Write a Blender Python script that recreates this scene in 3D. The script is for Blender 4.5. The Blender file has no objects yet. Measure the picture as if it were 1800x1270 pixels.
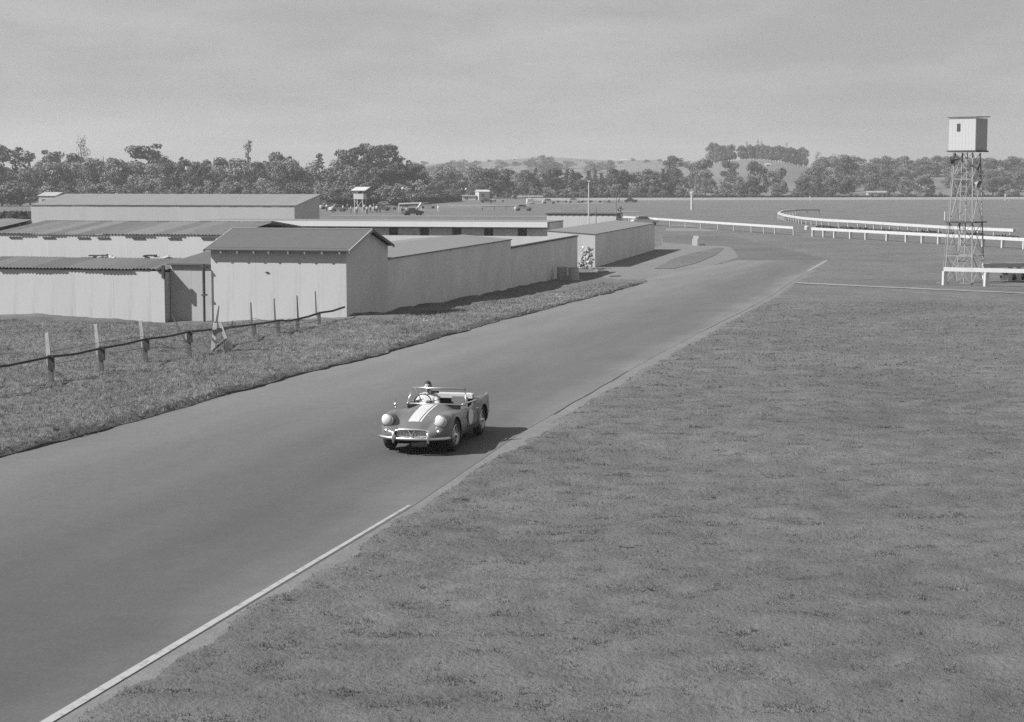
import bpy, bmesh, math, random
import numpy as np
from mathutils import Vector, Matrix, noise as mnoise

random.seed(7)
rng = np.random.default_rng(7)
R = math.radians
scene = bpy.context.scene
COL = scene.collection

# ------------------------------------------------------------------ camera
F = 3100.0                       # focal length in pixels of an 1800 px wide picture
HC = 5.5
PIT = math.atan(317.0 / F)
CP, SP = math.cos(PIT), math.sin(PIT)
cd = bpy.data.cameras.new('camera')
cam = bpy.data.objects.new('camera', cd)
COL.objects.link(cam)
cam.location = (0, 0, HC)
cam.rotation_euler = (R(90) - PIT, 0, 0)
cd.sensor_width = 36.0
cd.lens = 36.0 * F / 1800.0
cd.clip_start = 0.5
cd.clip_end = 12000
scene.camera = cam

# ------------------------------------------------------------------ sky, sun, exposure
SUN_ELEV = R(42)
SUN_FROM = Vector((-0.95, -0.31, 0)).normalized()
w = bpy.data.worlds.new('World')
scene.world = w
w.use_nodes = True
nt = w.node_tree
nt.nodes.clear()
wo = nt.nodes.new('ShaderNodeOutputWorld')
bg = nt.nodes.new('ShaderNodeBackground')
sky = nt.nodes.new('ShaderNodeTexSky')
sky.sky_type = 'NISHITA'
sky.sun_disc = False
sky.sun_elevation = SUN_ELEV
sky.sun_rotation = math.atan2(SUN_FROM.x, SUN_FROM.y)
sky.air_density = 1.0
sky.dust_density = 1.0
bw = nt.nodes.new('ShaderNodeRGBToBW')
nt.links.new(sky.outputs[0], bw.inputs[0])
tc = nt.nodes.new('ShaderNodeTexCoord')
sep = nt.nodes.new('ShaderNodeSeparateXYZ')
nt.links.new(tc.outputs['Generated'], sep.inputs[0])


def wmath(op, a, b=None, clamp=False):
    n = nt.nodes.new('ShaderNodeMath')
    n.operation = op
    n.use_clamp = clamp
    for i, v in enumerate((a, b)):
        if v is None:
            continue
        if isinstance(v, (int, float)):
            n.inputs[i].default_value = v
        else:
            nt.links.new(v, n.inputs[i])
    return n.outputs[0]


comb = nt.nodes.new('ShaderNodeCombineXYZ')
nt.links.new(sep.outputs[0], comb.inputs[0])
nt.links.new(sep.outputs[1], comb.inputs[1])
nt.links.new(wmath('MULTIPLY', wmath('POWER', wmath('ABSOLUTE', sep.outputs[2]), 0.75), 3.0), comb.inputs[2])


def cloud(scale, detail, rough, off):
    n = nt.nodes.new('ShaderNodeTexNoise')
    n.inputs['Scale'].default_value = scale
    n.inputs['Detail'].default_value = detail
    n.inputs['Roughness'].default_value = rough
    n.inputs['Distortion'].default_value = 0.25
    ad = nt.nodes.new('ShaderNodeVectorMath')
    ad.inputs[1].default_value = (off, off * 2, off * .7)
    nt.links.new(comb.outputs[0], ad.inputs[0])
    nt.links.new(ad.outputs[0], n.inputs['Vector'])
    return n.outputs[0]


cl_ = wmath('ADD', wmath('MULTIPLY', cloud(3.4, 6, 0.52, 3.1), 0.62), wmath('MULTIPLY', cloud(12.0, 7, 0.6, 7.7), 0.38))
mr = nt.nodes.new('ShaderNodeMapRange')
mr.inputs['From Min'].default_value = 0.40
mr.inputs['From Max'].default_value = 0.62
mr.inputs['To Min'].default_value = 2.78
mr.inputs['To Max'].default_value = 3.62
nt.links.new(cl_, mr.inputs['Value'])
SKY_STRENGTH = 0.083
# thin cloud veil over the clear sky: one fifth clear-sky radiance, the rest cloud
clear = wmath('MULTIPLY', bw.outputs[0], 0.02)
tot = wmath('ADD', clear, wmath('MULTIPLY', mr.outputs[0], 0.92))
nt.links.new(tot, bg.inputs['Color'])
bg.inputs['Strength'].default_value = SKY_STRENGTH
nt.links.new(bg.outputs[0], wo.inputs[0])

sl = bpy.data.lights.new('sun', 'SUN')
sl.energy = 5.0
sl.angle = R(0.6)
sl.color = (1, 0.999, 0.997)
so = bpy.data.objects.new('sun', sl)
COL.objects.link(so)
sd = Vector((SUN_FROM.x * math.cos(SUN_ELEV), SUN_FROM.y * math.cos(SUN_ELEV), math.sin(SUN_ELEV)))
so.rotation_euler = sd.to_track_quat('Z', 'Y').to_euler()
so.location = (-60, -12, 60)

scene.render.engine = 'CYCLES'
scene.view_settings.view_transform = 'Standard'
scene.view_settings.look = 'None'
scene.view_settings.gamma = 1
scene.view_settings.use_curve_mapping = False
scene.view_settings.exposure = 0.848
scene.cycles.use_denoising = False
scene.cycles.max_bounces = 6
scene.cycles.transparent_max_bounces = 12
scene.cycles.volume_bounces = 0


# ------------------------------------------------------------------ materials (the photograph is black and white: every colour is a grey)
def mat(name, g, rough=0.85, spec=0.25, var=0.15, scale=6.0, bump=0.0, bscale=40.0, metal=0.0, rnd=0.0, stretch=(1, 1, 1),
        coord='Object', stains=0.0, stain_scale=1.2, big=0.0, bigscale=0.3):
    m = bpy.data.materials.new(name)
    m.use_nodes = True
    t = m.node_tree
    b = t.nodes['Principled BSDF']
    b.inputs['Roughness'].default_value = rough
    b.inputs['Metallic'].default_value = metal
    b.inputs['Specular IOR Level'].default_value = spec
    co = t.nodes.new('ShaderNodeTexCoord')
    mp = t.nodes.new('ShaderNodeMapping')
    mp.inputs['Scale'].default_value = stretch
    if coord == 'World':
        co = t.nodes.new('ShaderNodeNewGeometry')
        t.links.new(co.outputs['Position'], mp.inputs[0])
    else:
        t.links.new(co.outputs[coord], mp.inputs[0])

    def M(op, a, c=None, clamp=False):
        n = t.nodes.new('ShaderNodeMath')
        n.operation = op
        n.use_clamp = clamp
        for i, v in enumerate((a, c)):
            if v is None:
                continue
            if isinstance(v, (int, float)):
                n.inputs[i].default_value = v
            else:
                t.links.new(v, n.inputs[i])
        return n.outputs[0]

    def N(sc, det=5, ro=0.6, vec=None):
        n = t.nodes.new('ShaderNodeTexNoise')
        n.inputs['Scale'].default_value = sc
        n.inputs['Detail'].default_value = det
        n.inputs['Roughness'].default_value = ro
        t.links.new(vec or mp.outputs[0], n.inputs['Vector'])
        return n.outputs[0]

    v = M('ADD', 1.0, M('MULTIPLY', M('SUBTRACT', N(scale), 0.5), 2 * var * 1.8))
    if big:
        v = M('MULTIPLY', v, M('ADD', 1.0, M('MULTIPLY', M('SUBTRACT', N(bigscale, 3), 0.5), 2 * big * 1.8)))
    if stains:
        s = M('MULTIPLY', M('SUBTRACT', N(stain_scale, 6, 0.7), 0.52, True), 6.0, True)
        v = M('MULTIPLY', v, M('SUBTRACT', 1.0, M('MULTIPLY', s, stains)))
    if rnd:
        oi = t.nodes.new('ShaderNodeObjectInfo')
        v = M('MULTIPLY', v, M('ADD', 1.0 - rnd, M('MULTIPLY', oi.outputs['Random'], 2 * rnd)))
    v = M('MULTIPLY', v, g)
    t.links.new(v, b.inputs['Base Color'])
    if bump:
        bp = t.nodes.new('ShaderNodeBump')
        bp.inputs['Strength'].default_value = 1.0
        bp.inputs['Distance'].default_value = bump
        t.links.new(N(bscale, 6, 0.65), bp.inputs['Height'])
        t.links.new(bp.outputs[0], b.inputs['Normal'])
    return m


MAT = dict(
    ground=mat('turf', 0.107, rough=0.95, spec=0.1, var=0.26, scale=1.4, bump=0.07, bscale=11.0, big=0.22, bigscale=0.16, coord='World'),
    blades=mat('grass_blades', 0.122, rough=0.8, spec=0.15, var=0.24, scale=1.4, big=0.22, bigscale=0.16, coord='World', rnd=0.12),
    weeds=mat('weed_blades', 0.19, rough=0.85, spec=0.1, var=0.30, scale=0.9, big=0.35, bigscale=0.22, coord='World', rnd=0.18),
    railwhite=mat('fresh_rail_paint', 0.80, rough=0.6, var=0.08, scale=1.0),
    soil=mat('dark_soil', 0.088, rough=0.95, spec=0.1, var=0.35, scale=3.0, bump=0.02, bscale=14),
    bend=mat('bend_asphalt', 0.082, rough=0.9, spec=0.2, var=0.16, scale=0.35, big=0.2, bigscale=0.06),
    dirt=mat('pale_dirt', 0.134, rough=0.95, spec=0.1, var=0.16, scale=3.0, bump=0.02, bscale=12, big=0.1),
    sand=mat('sand', 0.195, rough=0.95, spec=0.1, var=0.12, scale=0.6),
    path=mat('worn_path', 0.143, rough=0.95, spec=0.1, var=0.2, scale=0.8),
    line=mat('road_line_paint', 0.260, rough=0.7, var=0.1, scale=4, stains=0.55, stain_scale=6),
    white=mat('white_paint', 0.34, rough=0.6, var=0.06, scale=3, stains=0.12),
    rail=mat('rail_paint', 0.387, rough=0.55, var=0.08, scale=2.0, stains=0.12),
    wallw=mat('whitewashed_iron', 0.385, rough=0.7, var=0.04, scale=1.2, stains=0.13, stain_scale=2.2, stretch=(1, 1, 0.12), rnd=0.025, bump=0.002, bscale=30),
    wallg=mat('dull_painted_board', 0.312, rough=0.75, var=0.06, scale=2, rnd=0.03),
    render=mat('rough_render', 0.493, rough=0.9, spec=0.15, var=0.07, scale=2.5, bump=0.006, bscale=40, big=0.08, bigscale=0.5),
    block=mat('concrete_wall', 0.547, rough=0.9, spec=0.15, var=0.10, scale=2.2, bump=0.010, bscale=25, big=0.12, bigscale=0.35),
    roofd=mat('dark_roofing', 0.08, rough=0.8, var=0.08, scale=3, bump=0.004, bscale=60),
    roofm=mat('felt_roofing', 0.145, rough=0.85, var=0.08, scale=1.5, stains=0.08),
    iron=mat('weathered_iron', 0.235, rough=0.6, spec=0.3, var=0.16, scale=1.4, stretch=(1.0, 0.25, 1), stains=0.45, stain_scale=1.3, rnd=0.20),
    ironp=mat('pale_iron', 0.233, rough=0.6, spec=0.3, var=0.05, scale=0.8, rnd=0.03),
    ironw=mat('pale_iron_wall', 0.312, rough=0.6, spec=0.3, var=0.05, scale=0.8, rnd=0.03, stretch=(1, 1, 0.1)),
    fascia=mat('fascia_paint', 0.468, rough=0.6, var=0.04, scale=1.0),
    shade=mat('stable_wall', 0.42, rough=0.9, var=0.08, scale=1.5),
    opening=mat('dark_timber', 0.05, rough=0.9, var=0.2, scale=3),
    timber=mat('grey_timber', 0.121, rough=0.9, var=0.25, scale=6, stretch=(1, 1, 0.2)),
    timberd=mat('dark_rail_timber', 0.055, rough=0.9, var=0.3, scale=5),
    postw=mat('weathered_white_post', 0.42, rough=0.85, var=0.2, scale=7, stains=0.3, stain_scale=6),
    postg=mat('weathered_post', 0.113, rough=0.9, var=0.25, scale=7),
    steel=mat('galvanised_steel', 0.22, rough=0.5, metal=0.0, var=0.12, scale=5),
    darkmetal=mat('dark_metal', 0.06, rough=0.5, var=0.15, scale=5),
    hedge=mat('hedge_leaves', 0.052, rough=0.85, spec=0.1, var=0.35, scale=1.5),
    bark=mat('bark', 0.09, rough=0.95, var=0.3, scale=4),
    logs=mat('log_ends', 0.329, rough=0.9, var=0.3, scale=14, rnd=0.45),
    drum=mat('drum_steel', 0.346, rough=0.6, var=0.15, scale=4, stains=0.3, stain_scale=4),
    brickred=mat('house_wall', 0.390, rough=0.8, var=0.1, scale=1),
    cloth=mat('light_shirt', 0.433, rough=0.9, var=0.1, scale=10),
    trousers=mat('dark_trousers', 0.06, rough=0.9, var=0.1, scale=10),
    skin=mat('skin', 0.260, rough=0.6, var=0.05, scale=10),
    hair=mat('dark_hair', 0.02, rough=0.6, var=0.2, scale=30),
    tyre=mat('tyre_rubber', 0.035, rough=0.85, spec=0.2, var=0.2, scale=20),
    chrome=mat('chrome', 0.60, rough=0.34, metal=1.0, var=0.03, scale=10),
    body=mat('car_paint', 0.098, rough=0.30, spec=0.55, var=0.06, scale=4, stains=0.04),
    stripe=mat('stripe_paint', 0.396, rough=0.4, var=0.05, scale=8),
    tape=mat('headlamp_tape', 0.42, rough=0.7, var=0.08, scale=12),
    leather=mat('seat_leather', 0.07, rough=0.5, var=0.1, scale=10),
    tonneau=mat('pale_hood_cloth', 0.42, rough=0.7, var=0.08, scale=8),
    blackv=mat('black_interior', 0.012, rough=0.8, var=0.1, scale=10),
    gate=mat('gate_board', 0.303, rough=0.8, var=0.15, scale=4),
)
for i, (g, v) in enumerate([(0.090, .40), (0.125, .35), (0.068, .45), (0.19, .35)]):
    MAT['leaf%d' % i] = mat(['dark_foliage', 'mid_foliage', 'pine_foliage', 'pale_foliage'][i], g, rough=0.8, spec=0.15, var=v, scale=0.45, rnd=0.32, coord='Object')
MAT['stripe_worn'] = mat('rubbed_disc_paint', 0.60, rough=0.6, var=0.3, scale=9, stains=0.6, stain_scale=7)
MAT['carlight'] = mat('pale_car_paint', 0.36, rough=0.3, spec=0.5, var=0.03, scale=2)
MAT['cardark'] = mat('dark_car_paint', 0.05, rough=0.3, spec=0.5, var=0.03, scale=2)
MAT['hills'] = mat('pasture', 0.125, rough=0.95, spec=0.1, var=0.18, scale=0.05, big=0.25, bigscale=0.008)


def glass_mat():
    m = bpy.data.materials.new('windscreen_glass')
    m.use_nodes = True
    t = m.node_tree
    t.nodes.clear()
    o = t.nodes.new('ShaderNodeOutputMaterial')
    mx = t.nodes.new('ShaderNodeMixShader')
    tr = t.nodes.new('ShaderNodeBsdfTransparent')
    tr.inputs[0].default_value = (0.93, 0.93, 0.93, 1)
    gl = t.nodes.new('ShaderNodeBsdfGlossy')
    gl.inputs['Roughness'].default_value = 0.05
    fr = t.nodes.new('ShaderNodeFresnel')
    fr.inputs[0].default_value = 1.3
    t.links.new(fr.outputs[0], mx.inputs[0])
    t.links.new(tr.outputs[0], mx.inputs[1])
    t.links.new(gl.outputs[0], mx.inputs[2])
    t.links.new(mx.outputs[0], o.inputs[0])
    return m


MAT['glass'] = glass_mat()


def road_mat():
    m = bpy.data.materials.new('road_asphalt')
    m.use_nodes = True
    t = m.node_tree
    b = t.nodes['Principled BSDF']
    b.inputs['Roughness'].default_value = 0.85
    b.inputs['Specular IOR Level'].default_value = 0.22
    uv = t.nodes.new('ShaderNodeUVMap')
    uv.uv_map = 'UVMap'
    sp = t.nodes.new('ShaderNodeSeparateXYZ')
    t.links.new(uv.outputs[0], sp.inputs[0])
    mp = t.nodes.new('ShaderNodeMapping')
    mp.inputs['Scale'].default_value = (7.0, 0.10, 1)
    t.links.new(uv.outputs[0], mp.inputs[0])
    ns = t.nodes.new('ShaderNodeTexNoise')       # long streaks worn along the road
    ns.inputs['Scale'].default_value = 1.0
    ns.inputs['Detail'].default_value = 6
    t.links.new(mp.outputs[0], ns.inputs['Vector'])
    ob = t.nodes.new('ShaderNodeTexCoord')
    nf = t.nodes.new('ShaderNodeTexNoise')
    nf.inputs['Scale'].default_value = 22
    nf.inputs['Detail'].default_value = 8
    nf.inputs['Roughness'].default_value = 0.75
    t.links.new(ob.outputs['Object'], nf.inputs['Vector'])
    nm = t.nodes.new('ShaderNodeTexNoise')
    nm.inputs['Scale'].default_value = 2.6
    nm.inputs['Detail'].default_value = 9
    nm.inputs['Roughness'].default_value = 0.7
    t.links.new(ob.outputs['Object'], nm.inputs['Vector'])
    nb = t.nodes.new('ShaderNodeTexNoise')
    nb.inputs['Scale'].default_value = 0.22
    nb.inputs['Detail'].default_value = 4
    t.links.new(ob.outputs['Object'], nb.inputs['Vector'])
    cr = t.nodes.new('ShaderNodeValToRGB')       # wear across the width
    e = cr.color_ramp.elements
    vals = [(0.0, .122), (0.10, .110), (0.30, .104), (0.48, .090), (0.64, .078), (0.78, .073), (0.90, .080), (0.965, .096), (1.0, .108)]
    e[0].position, e[0].color = vals[0][0], (vals[0][1],) * 3 + (1,)
    e[1].position, e[1].color = vals[-1][0], (vals[-1][1],) * 3 + (1,)
    for p_, v_ in vals[1:-1]:
        el = e.new(p_)
        el.color = (v_, v_, v_, 1)
    cr.color_ramp.interpolation = 'EASE'
    ad = t.nodes.new('ShaderNodeMath')
    ad.operation = 'MULTIPLY_ADD'
    ad.inputs[1].default_value = 0.16
    t.links.new(nb.outputs[0], ad.inputs[0])
    sb = t.nodes.new('ShaderNodeMath')
    sb.operation = 'SUBTRACT'
    sb.inputs[1].default_value = 0.08
    t.links.new(sp.outputs[0], sb.inputs[0])
    t.links.new(sb.outputs[0], ad.inputs[2])
    t.links.new(ad.outputs[0], cr.inputs[0])

    def mul(a, src, amp):
        m1 = t.nodes.new('ShaderNodeMath')
        m1.operation = 'MULTIPLY_ADD'
        m1.inputs[1].default_value = amp
        m1.inputs[2].default_value = 1 - amp / 2
        t.links.new(src, m1.inputs[0])
        m2 = t.nodes.new('ShaderNodeMath')
        m2.operation = 'MULTIPLY'
        t.links.new(a, m2.inputs[0])
        t.links.new(m1.outputs[0], m2.inputs[1])
        return m2.outputs[0]
    sheen_ramp = t.nodes.new('ShaderNodeMapRange')      # grazing-view sheen painted into the colour: darker near, paler towards the corner
    sheen_ramp.inputs['From Min'].default_value = 16
    sheen_ramp.inputs['From Max'].default_value = 55
    sheen_ramp.inputs['To Min'].default_value = 0.08
    sheen_ramp.inputs['To Max'].default_value = 0.80
    t.links.new(sp.outputs[1], sheen_ramp.inputs['Value'])
    c = mul(mul(mul(mul(mul(cr.outputs[0], ns.outputs[0], 0.42), nf.outputs[0], 0.9), nm.outputs[0], 0.35), nb.outputs[0], 0.22), sheen_ramp.outputs[0], 0.5)
    t.links.new(c, b.inputs['Base Color'])
    bp = t.nodes.new('ShaderNodeBump')
    bp.inputs['Distance'].default_value = 0.006
    t.links.new(nf.outputs[0], bp.inputs['Height'])
    t.links.new(bp.outputs[0], b.inputs['Normal'])
    return m


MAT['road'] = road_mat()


# ------------------------------------------------------------------ camera geometry and terrain
def sstep(t):
    t = np.clip(t, 0, 1)
    return t * t * (3 - 2 * t)


LOW = -1.4


def ter(x, y):
    """large-scale ground height"""
    z = LOW * sstep((np.asarray(y, float) - 42) / 80.0)
    z = z - 0.28 * np.exp(-(((np.asarray(x, float) + 14.5) / 5.0) ** 2 + ((y - 76.0) / 4.0) ** 2))
    return z


def P(px, py):
    """the ground point seen at a pixel of the 1800 x 1270 photograph"""
    dx, dy, dz = (px - 900) / F, CP + (635 - py) / F * SP, -SP + (635 - py) / F * CP
    lo, hi = 5.0, 6000.0
    for _ in range(60):
        t = (lo + hi) / 2
        if HC + t * dz > float(ter(t * dx, t * dy)):
            lo = t
        else:
            hi = t
    return Vector((t * dx, t * dy, float(ter(t * dx, t * dy))))


def along(A, d, px):
    """how far to go from A in direction d to reach picture column px"""
    k = (px - 900) / F
    a = A[0] - k * (A[1] * CP + (HC - A[2]) * SP)
    b = d[0] - k * (d[1] * CP - d[2] * SP)
    return -a / b


def zat(x, y, py):
    """height of the point above (x, y) seen at picture row py"""
    m = (635 - py) / F
    return HC + y * (m * CP - SP) / (CP + m * SP)


def atY(px, Y):
    """world x at picture column px and distance Y, near ground level"""
    return (px - 900) / F * (Y * CP + 6.5 * SP)


# ------------------------------------------------------------------ builders
class MB:
    def __init__(s):
        s.v, s.f, s.m = [], [], []

    def quad(s, *pts, mi=0):
        i = len(s.v)
        s.v += [tuple(p) for p in pts]
        s.f.append(tuple(range(i, i + len(pts))))
        s.m.append(mi)

    def box(s, a, b, mi=0):
        x0, y0, z0 = [min(a[i], b[i]) for i in range(3)]
        x1, y1, z1 = [max(a[i], b[i]) for i in range(3)]
        i = len(s.v)
        s.v += [(x0, y0, z0), (x1, y0, z0), (x1, y1, z0), (x0, y1, z0), (x0, y0, z1), (x1, y0, z1), (x1, y1, z1), (x0, y1, z1)]
        for q in ((0, 3, 2, 1), (4, 5, 6, 7), (0, 1, 5, 4), (1, 2, 6, 5), (2, 3, 7, 6), (3, 0, 4, 7)):
            s.f.append(tuple(i + k for k in q))
            s.m.append(mi)
        return s

    def bar(s, a, b, wd, ht, mi=0, up=(0, 0, 1), w2=None, h2=None):
        """box beam from a to b"""
        a, b = Vector(a), Vector(b)
        d = (b - a).normalized()
        u = Vector(up)
        if abs(d.dot(u)) > 0.98:
            u = Vector((0, 1, 0))
        sx = d.cross(u).normalized()
        su = sx.cross(d).normalized()
        i = len(s.v)
        for p, ww, hh in ((a, wd, ht), (b, w2 or wd, h2 or ht)):
            for ax, az in ((-1, -1), (1, -1), (1, 1), (-1, 1)):
                s.v.append(tuple(p + sx * ax * ww / 2 + su * az * hh / 2))
        for q in ((0, 1, 2, 3), (7, 6, 5, 4), (0, 4, 5, 1), (1, 5, 6, 2), (2, 6, 7, 3), (3, 7, 4, 0)):
            s.f.append(tuple(i + k for k in q))
            s.m.append(mi)
        return s

    def tube(s, a, b, r, r2=None, n=8, caps=True, mi=0):
        a, b = Vector(a), Vector(b)
        d = (b - a).normalized()
        u = Vector((0, 0, 1)) if abs(d.z) < 0.95 else Vector((1, 0, 0))
        sx = d.cross(u).normalized()
        su = sx.cross(d).normalized()
        i = len(s.v)
        for p, rr in ((a, r), (b, r if r2 is None else r2)):
            for k in range(n):
                t = 2 * math.pi * k / n
                s.v.append(tuple(p + sx * math.cos(t) * rr + su * math.sin(t) * rr))
        for k in range(n):
            s.f.append((i + k, i + (k + 1) % n, i + n + (k + 1) % n, i + n + k))
            s.m.append(mi)
        if caps:
            s.f.append(tuple(i + k for k in reversed(range(n))))
            s.f.append(tuple(i + n + k for k in range(n)))
            s.m += [mi, mi]
        return s

    def path(s, pts, r, n=6, mi=0):
        pts = [Vector(p) for p in pts]
        closed = (pts[0] - pts[-1]).length < 1e-6
        if closed:
            pts = pts[:-1]
        m_, i0 = len(pts), len(s.v)
        up = Vector((0, 0, 1))
        if all(abs((pts[(k + 1) % m_] - pts[k]).normalized().z) > .9 for k in range(m_ - 1)):
            up = Vector((0, 1, 0))
        for k in range(m_):
            a = pts[k - 1] if (k or closed) else pts[0]
            b = pts[(k + 1) % m_] if (k < m_ - 1 or closed) else pts[-1]
            d = (b - a).normalized()
            u = up if abs(d.dot(up)) < .97 else Vector((0, 1, 0))
            sx = d.cross(u).normalized()
            su = sx.cross(d).normalized()
            for j in range(n):
                t = 2 * math.pi * j / n
                s.v.append(tuple(pts[k] + sx * math.cos(t) * r + su * math.sin(t) * r))
        for k in range(m_ if closed else m_ - 1):
            p, q = i0 + k * n, i0 + ((k + 1) % m_) * n
            for j in range(n):
                s.f.append((p + j, p + (j + 1) % n, q + (j + 1) % n, q + j))
                s.m.append(mi)
        if not closed:
            s.f += [tuple(i0 + j for j in reversed(range(n))), tuple(i0 + (m_ - 1) * n + j for j in range(n))]
            s.m += [mi, mi]
        return s

    def lathe(s, prof, n=16, axis='z', centre=(0, 0, 0), mi=0):
        i = len(s.v)
        c = Vector(centre)
        for r_, h in prof:
            for k in range(n):
                t = 2 * math.pi * k / n
                if axis == 'z':
                    q = Vector((r_ * math.cos(t), r_ * math.sin(t), h))
                elif axis == 'y':
                    q = Vector((r_ * math.cos(t), h, r_ * math.sin(t)))
                else:
                    q = Vector((h, r_ * math.cos(t), r_ * math.sin(t)))
                s.v.append(tuple(c + q))
        for j in range(len(prof) - 1):
            for k in range(n):
                s.f.append((i + j * n + k, i + j * n + (k + 1) % n, i + (j + 1) * n + (k + 1) % n, i + (j + 1) * n + k))
                s.m.append(mi)
        return s

    def mesh(s, name, mats, smooth=False):
        me = bpy.data.meshes.new(name)
        me.from_pydata(s.v, [], s.f)
        for m in (mats if isinstance(mats, (list, tuple)) else [mats]):
            me.materials.append(MAT[m] if isinstance(m, str) else m)
        me.polygons.foreach_set('material_index', s.m)
        if smooth:
            me.polygons.foreach_set('use_smooth', [True] * len(me.polygons))
        bm = bmesh.new()
        bm.from_mesh(me)
        bmesh.ops.recalc_face_normals(bm, faces=bm.faces)
        bm.to_mesh(me)
        bm.free()
        me.update()
        return me

    def build(s, name, mats, parent=None, smooth=False, loc=None, rotz=0):
        return link(name, s.mesh(name, mats, smooth), parent, loc, rotz)


def link(name, me, parent=None, loc=None, rotz=0):
    o = bpy.data.objects.new(name, me)
    COL.objects.link(o)
    if parent is not None:
        o.parent = parent
    if loc is not None:
        o.location = loc
    if rotz:
        o.rotation_euler = (0, 0, rotz)
    return o


def tag(o, label, cat, group=None, kind=None):
    o['label'] = label
    o['category'] = cat
    if group:
        o['group'] = group
    if kind:
        o['kind'] = kind
    return o


def thing(name, label, cat, loc=(0, 0, 0), rotz=0, group=None):
    o = bpy.data.objects.new(name, None)
    o.empty_display_size = 0.3
    COL.objects.link(o)
    o.location = loc
    o.rotation_euler = (0, 0, rotz)
    return tag(o, label, cat, group)


def structure(o):
    o['kind'] = 'structure'
    return o


def copy_tree(o, parent=None):
    c = o.copy()
    COL.objects.link(c)
    if parent is not None:
        c.parent = parent
    for ch in list(o.children):
        copy_tree(ch, c)
    return c


# ------------------------------------------------------------------ the road and its edges
LPX = [(-500, 945), (-150, 849), (0, 808), (200, 753), (420, 692), (640, 632), (840, 577), (1000, 533), (1140, 495)]
RPX = [(-85, 1372), (85, 1270), (300, 1141), (510, 1015), (720, 890), (910, 762), (1050, 682), (1215, 592), (1380, 500), (1455, 458)]
LW = np.array([P(*p)[:2] for p in LPX])
RW = np.array([P(*p)[:2] for p in RPX])
# smooth the two edges a little
def fit_edge(W):
    c = np.polyfit(W[:, 1], W[:, 0], 3)
    return lambda y: np.polyval(c, y)
YL0, YL1 = float(LW[0, 1]), float(LW[-1, 1])
YR1 = float(RW[-1, 1])
xr = lambda y: np.interp(y, np.concatenate([[0], RW[:, 1]]), np.concatenate([[RW[0, 0] - (RW[1, 0] - RW[0, 0]) / (RW[1, 1] - RW[0, 1]) * RW[0, 1]], RW[:, 0]]))
LX0 = LW[0, 0] - (LW[1, 0] - LW[0, 0]) / (LW[1, 1] - LW[0, 1]) * LW[0, 1]
xl = lambda y: np.interp(y, np.concatenate([[0], LW[:, 1], [240]]), np.concatenate([[LX0], LW[:, 0], [P(1290, 415)[0]]]))


def vnoise(x, y, s, seed=0):
    """cheap smooth value noise on arrays"""
    x = np.asarray(x, float) / s + seed * 17.3
    y = np.asarray(y, float) / s + seed * 9.1
    xi, yi = np.floor(x), np.floor(y)
    fx, fy = x - xi, y - yi
    fx, fy = fx * fx * (3 - 2 * fx), fy * fy * (3 - 2 * fy)

    def h(a, b):
        v = np.sin(a * 127.1 + b * 311.7 + seed * 74.7) * 43758.5453
        return v - np.floor(v)
    return (h(xi, yi) * (1 - fx) + h(xi + 1, yi) * fx) * (1 - fy) + (h(xi, yi + 1) * (1 - fx) + h(xi + 1, yi + 1) * fx) * fy


def rag_left(y):
    y = np.asarray(y, float)
    return (vnoise(0 * y, y, 0.9, 4) - 0.5) * 0.14 + (vnoise(0 * y, y, 2.9, 5) - 0.5) * 0.40 + (vnoise(0 * y, y, 0.35, 14) - 0.5) * 0.07


def fine(x, y):
    """ground height with turf lumps, the verge bank and a bed under the road"""
    x, y = np.asarray(x, float), np.asarray(y, float)
    z = ter(x, y)
    near = 1 - sstep((y - 70) / 60)
    lump = (vnoise(x, y, 0.62, 1) - 0.5) * 0.07 + (vnoise(x, y, 0.3, 2) - 0.5) * 0.055 + (vnoise(x, y, 1.7, 3) - 0.5) * 0.06
    rag_l = -0.04 + rag_left(y)
    rag_r = (vnoise(x * 0.2, y, 0.45, 6) - 0.5) * 0.26 + (vnoise(x * 0.2, y, 1.8, 7) - 0.5) * 0.18
    dl = xl(y) + rag_l - x            # > 0 on the left verge
    dr = x - (xr(y) + 0.14 + 0.25 * sstep((y - 30) / 12) + rag_r)      # > 0 on the right field
    off_l = sstep(dl / 0.07)
    off_r = sstep(dr / 0.22)
    bank = 0.13 * off_l * (0.75 + 0.8 * vnoise(x, y, 1.3, 8)) * (1 - sstep((y - YL1 + 6) / 10))
    bank = bank + (vnoise(x, y, 2.4, 9) - 0.45) * 0.22 * sstep((dl - 0.8) / 2.5) * near
    out = np.clip(off_l + off_r, 0, 1) * np.where(y > YR1 - 30, 1, 1)
    z = z + lump * near * out + 0.05 * off_r + bank * out - 0.06 * (1 - out) * (1 - sstep((y - YL1 + 2) / 8))
    return z


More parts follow.
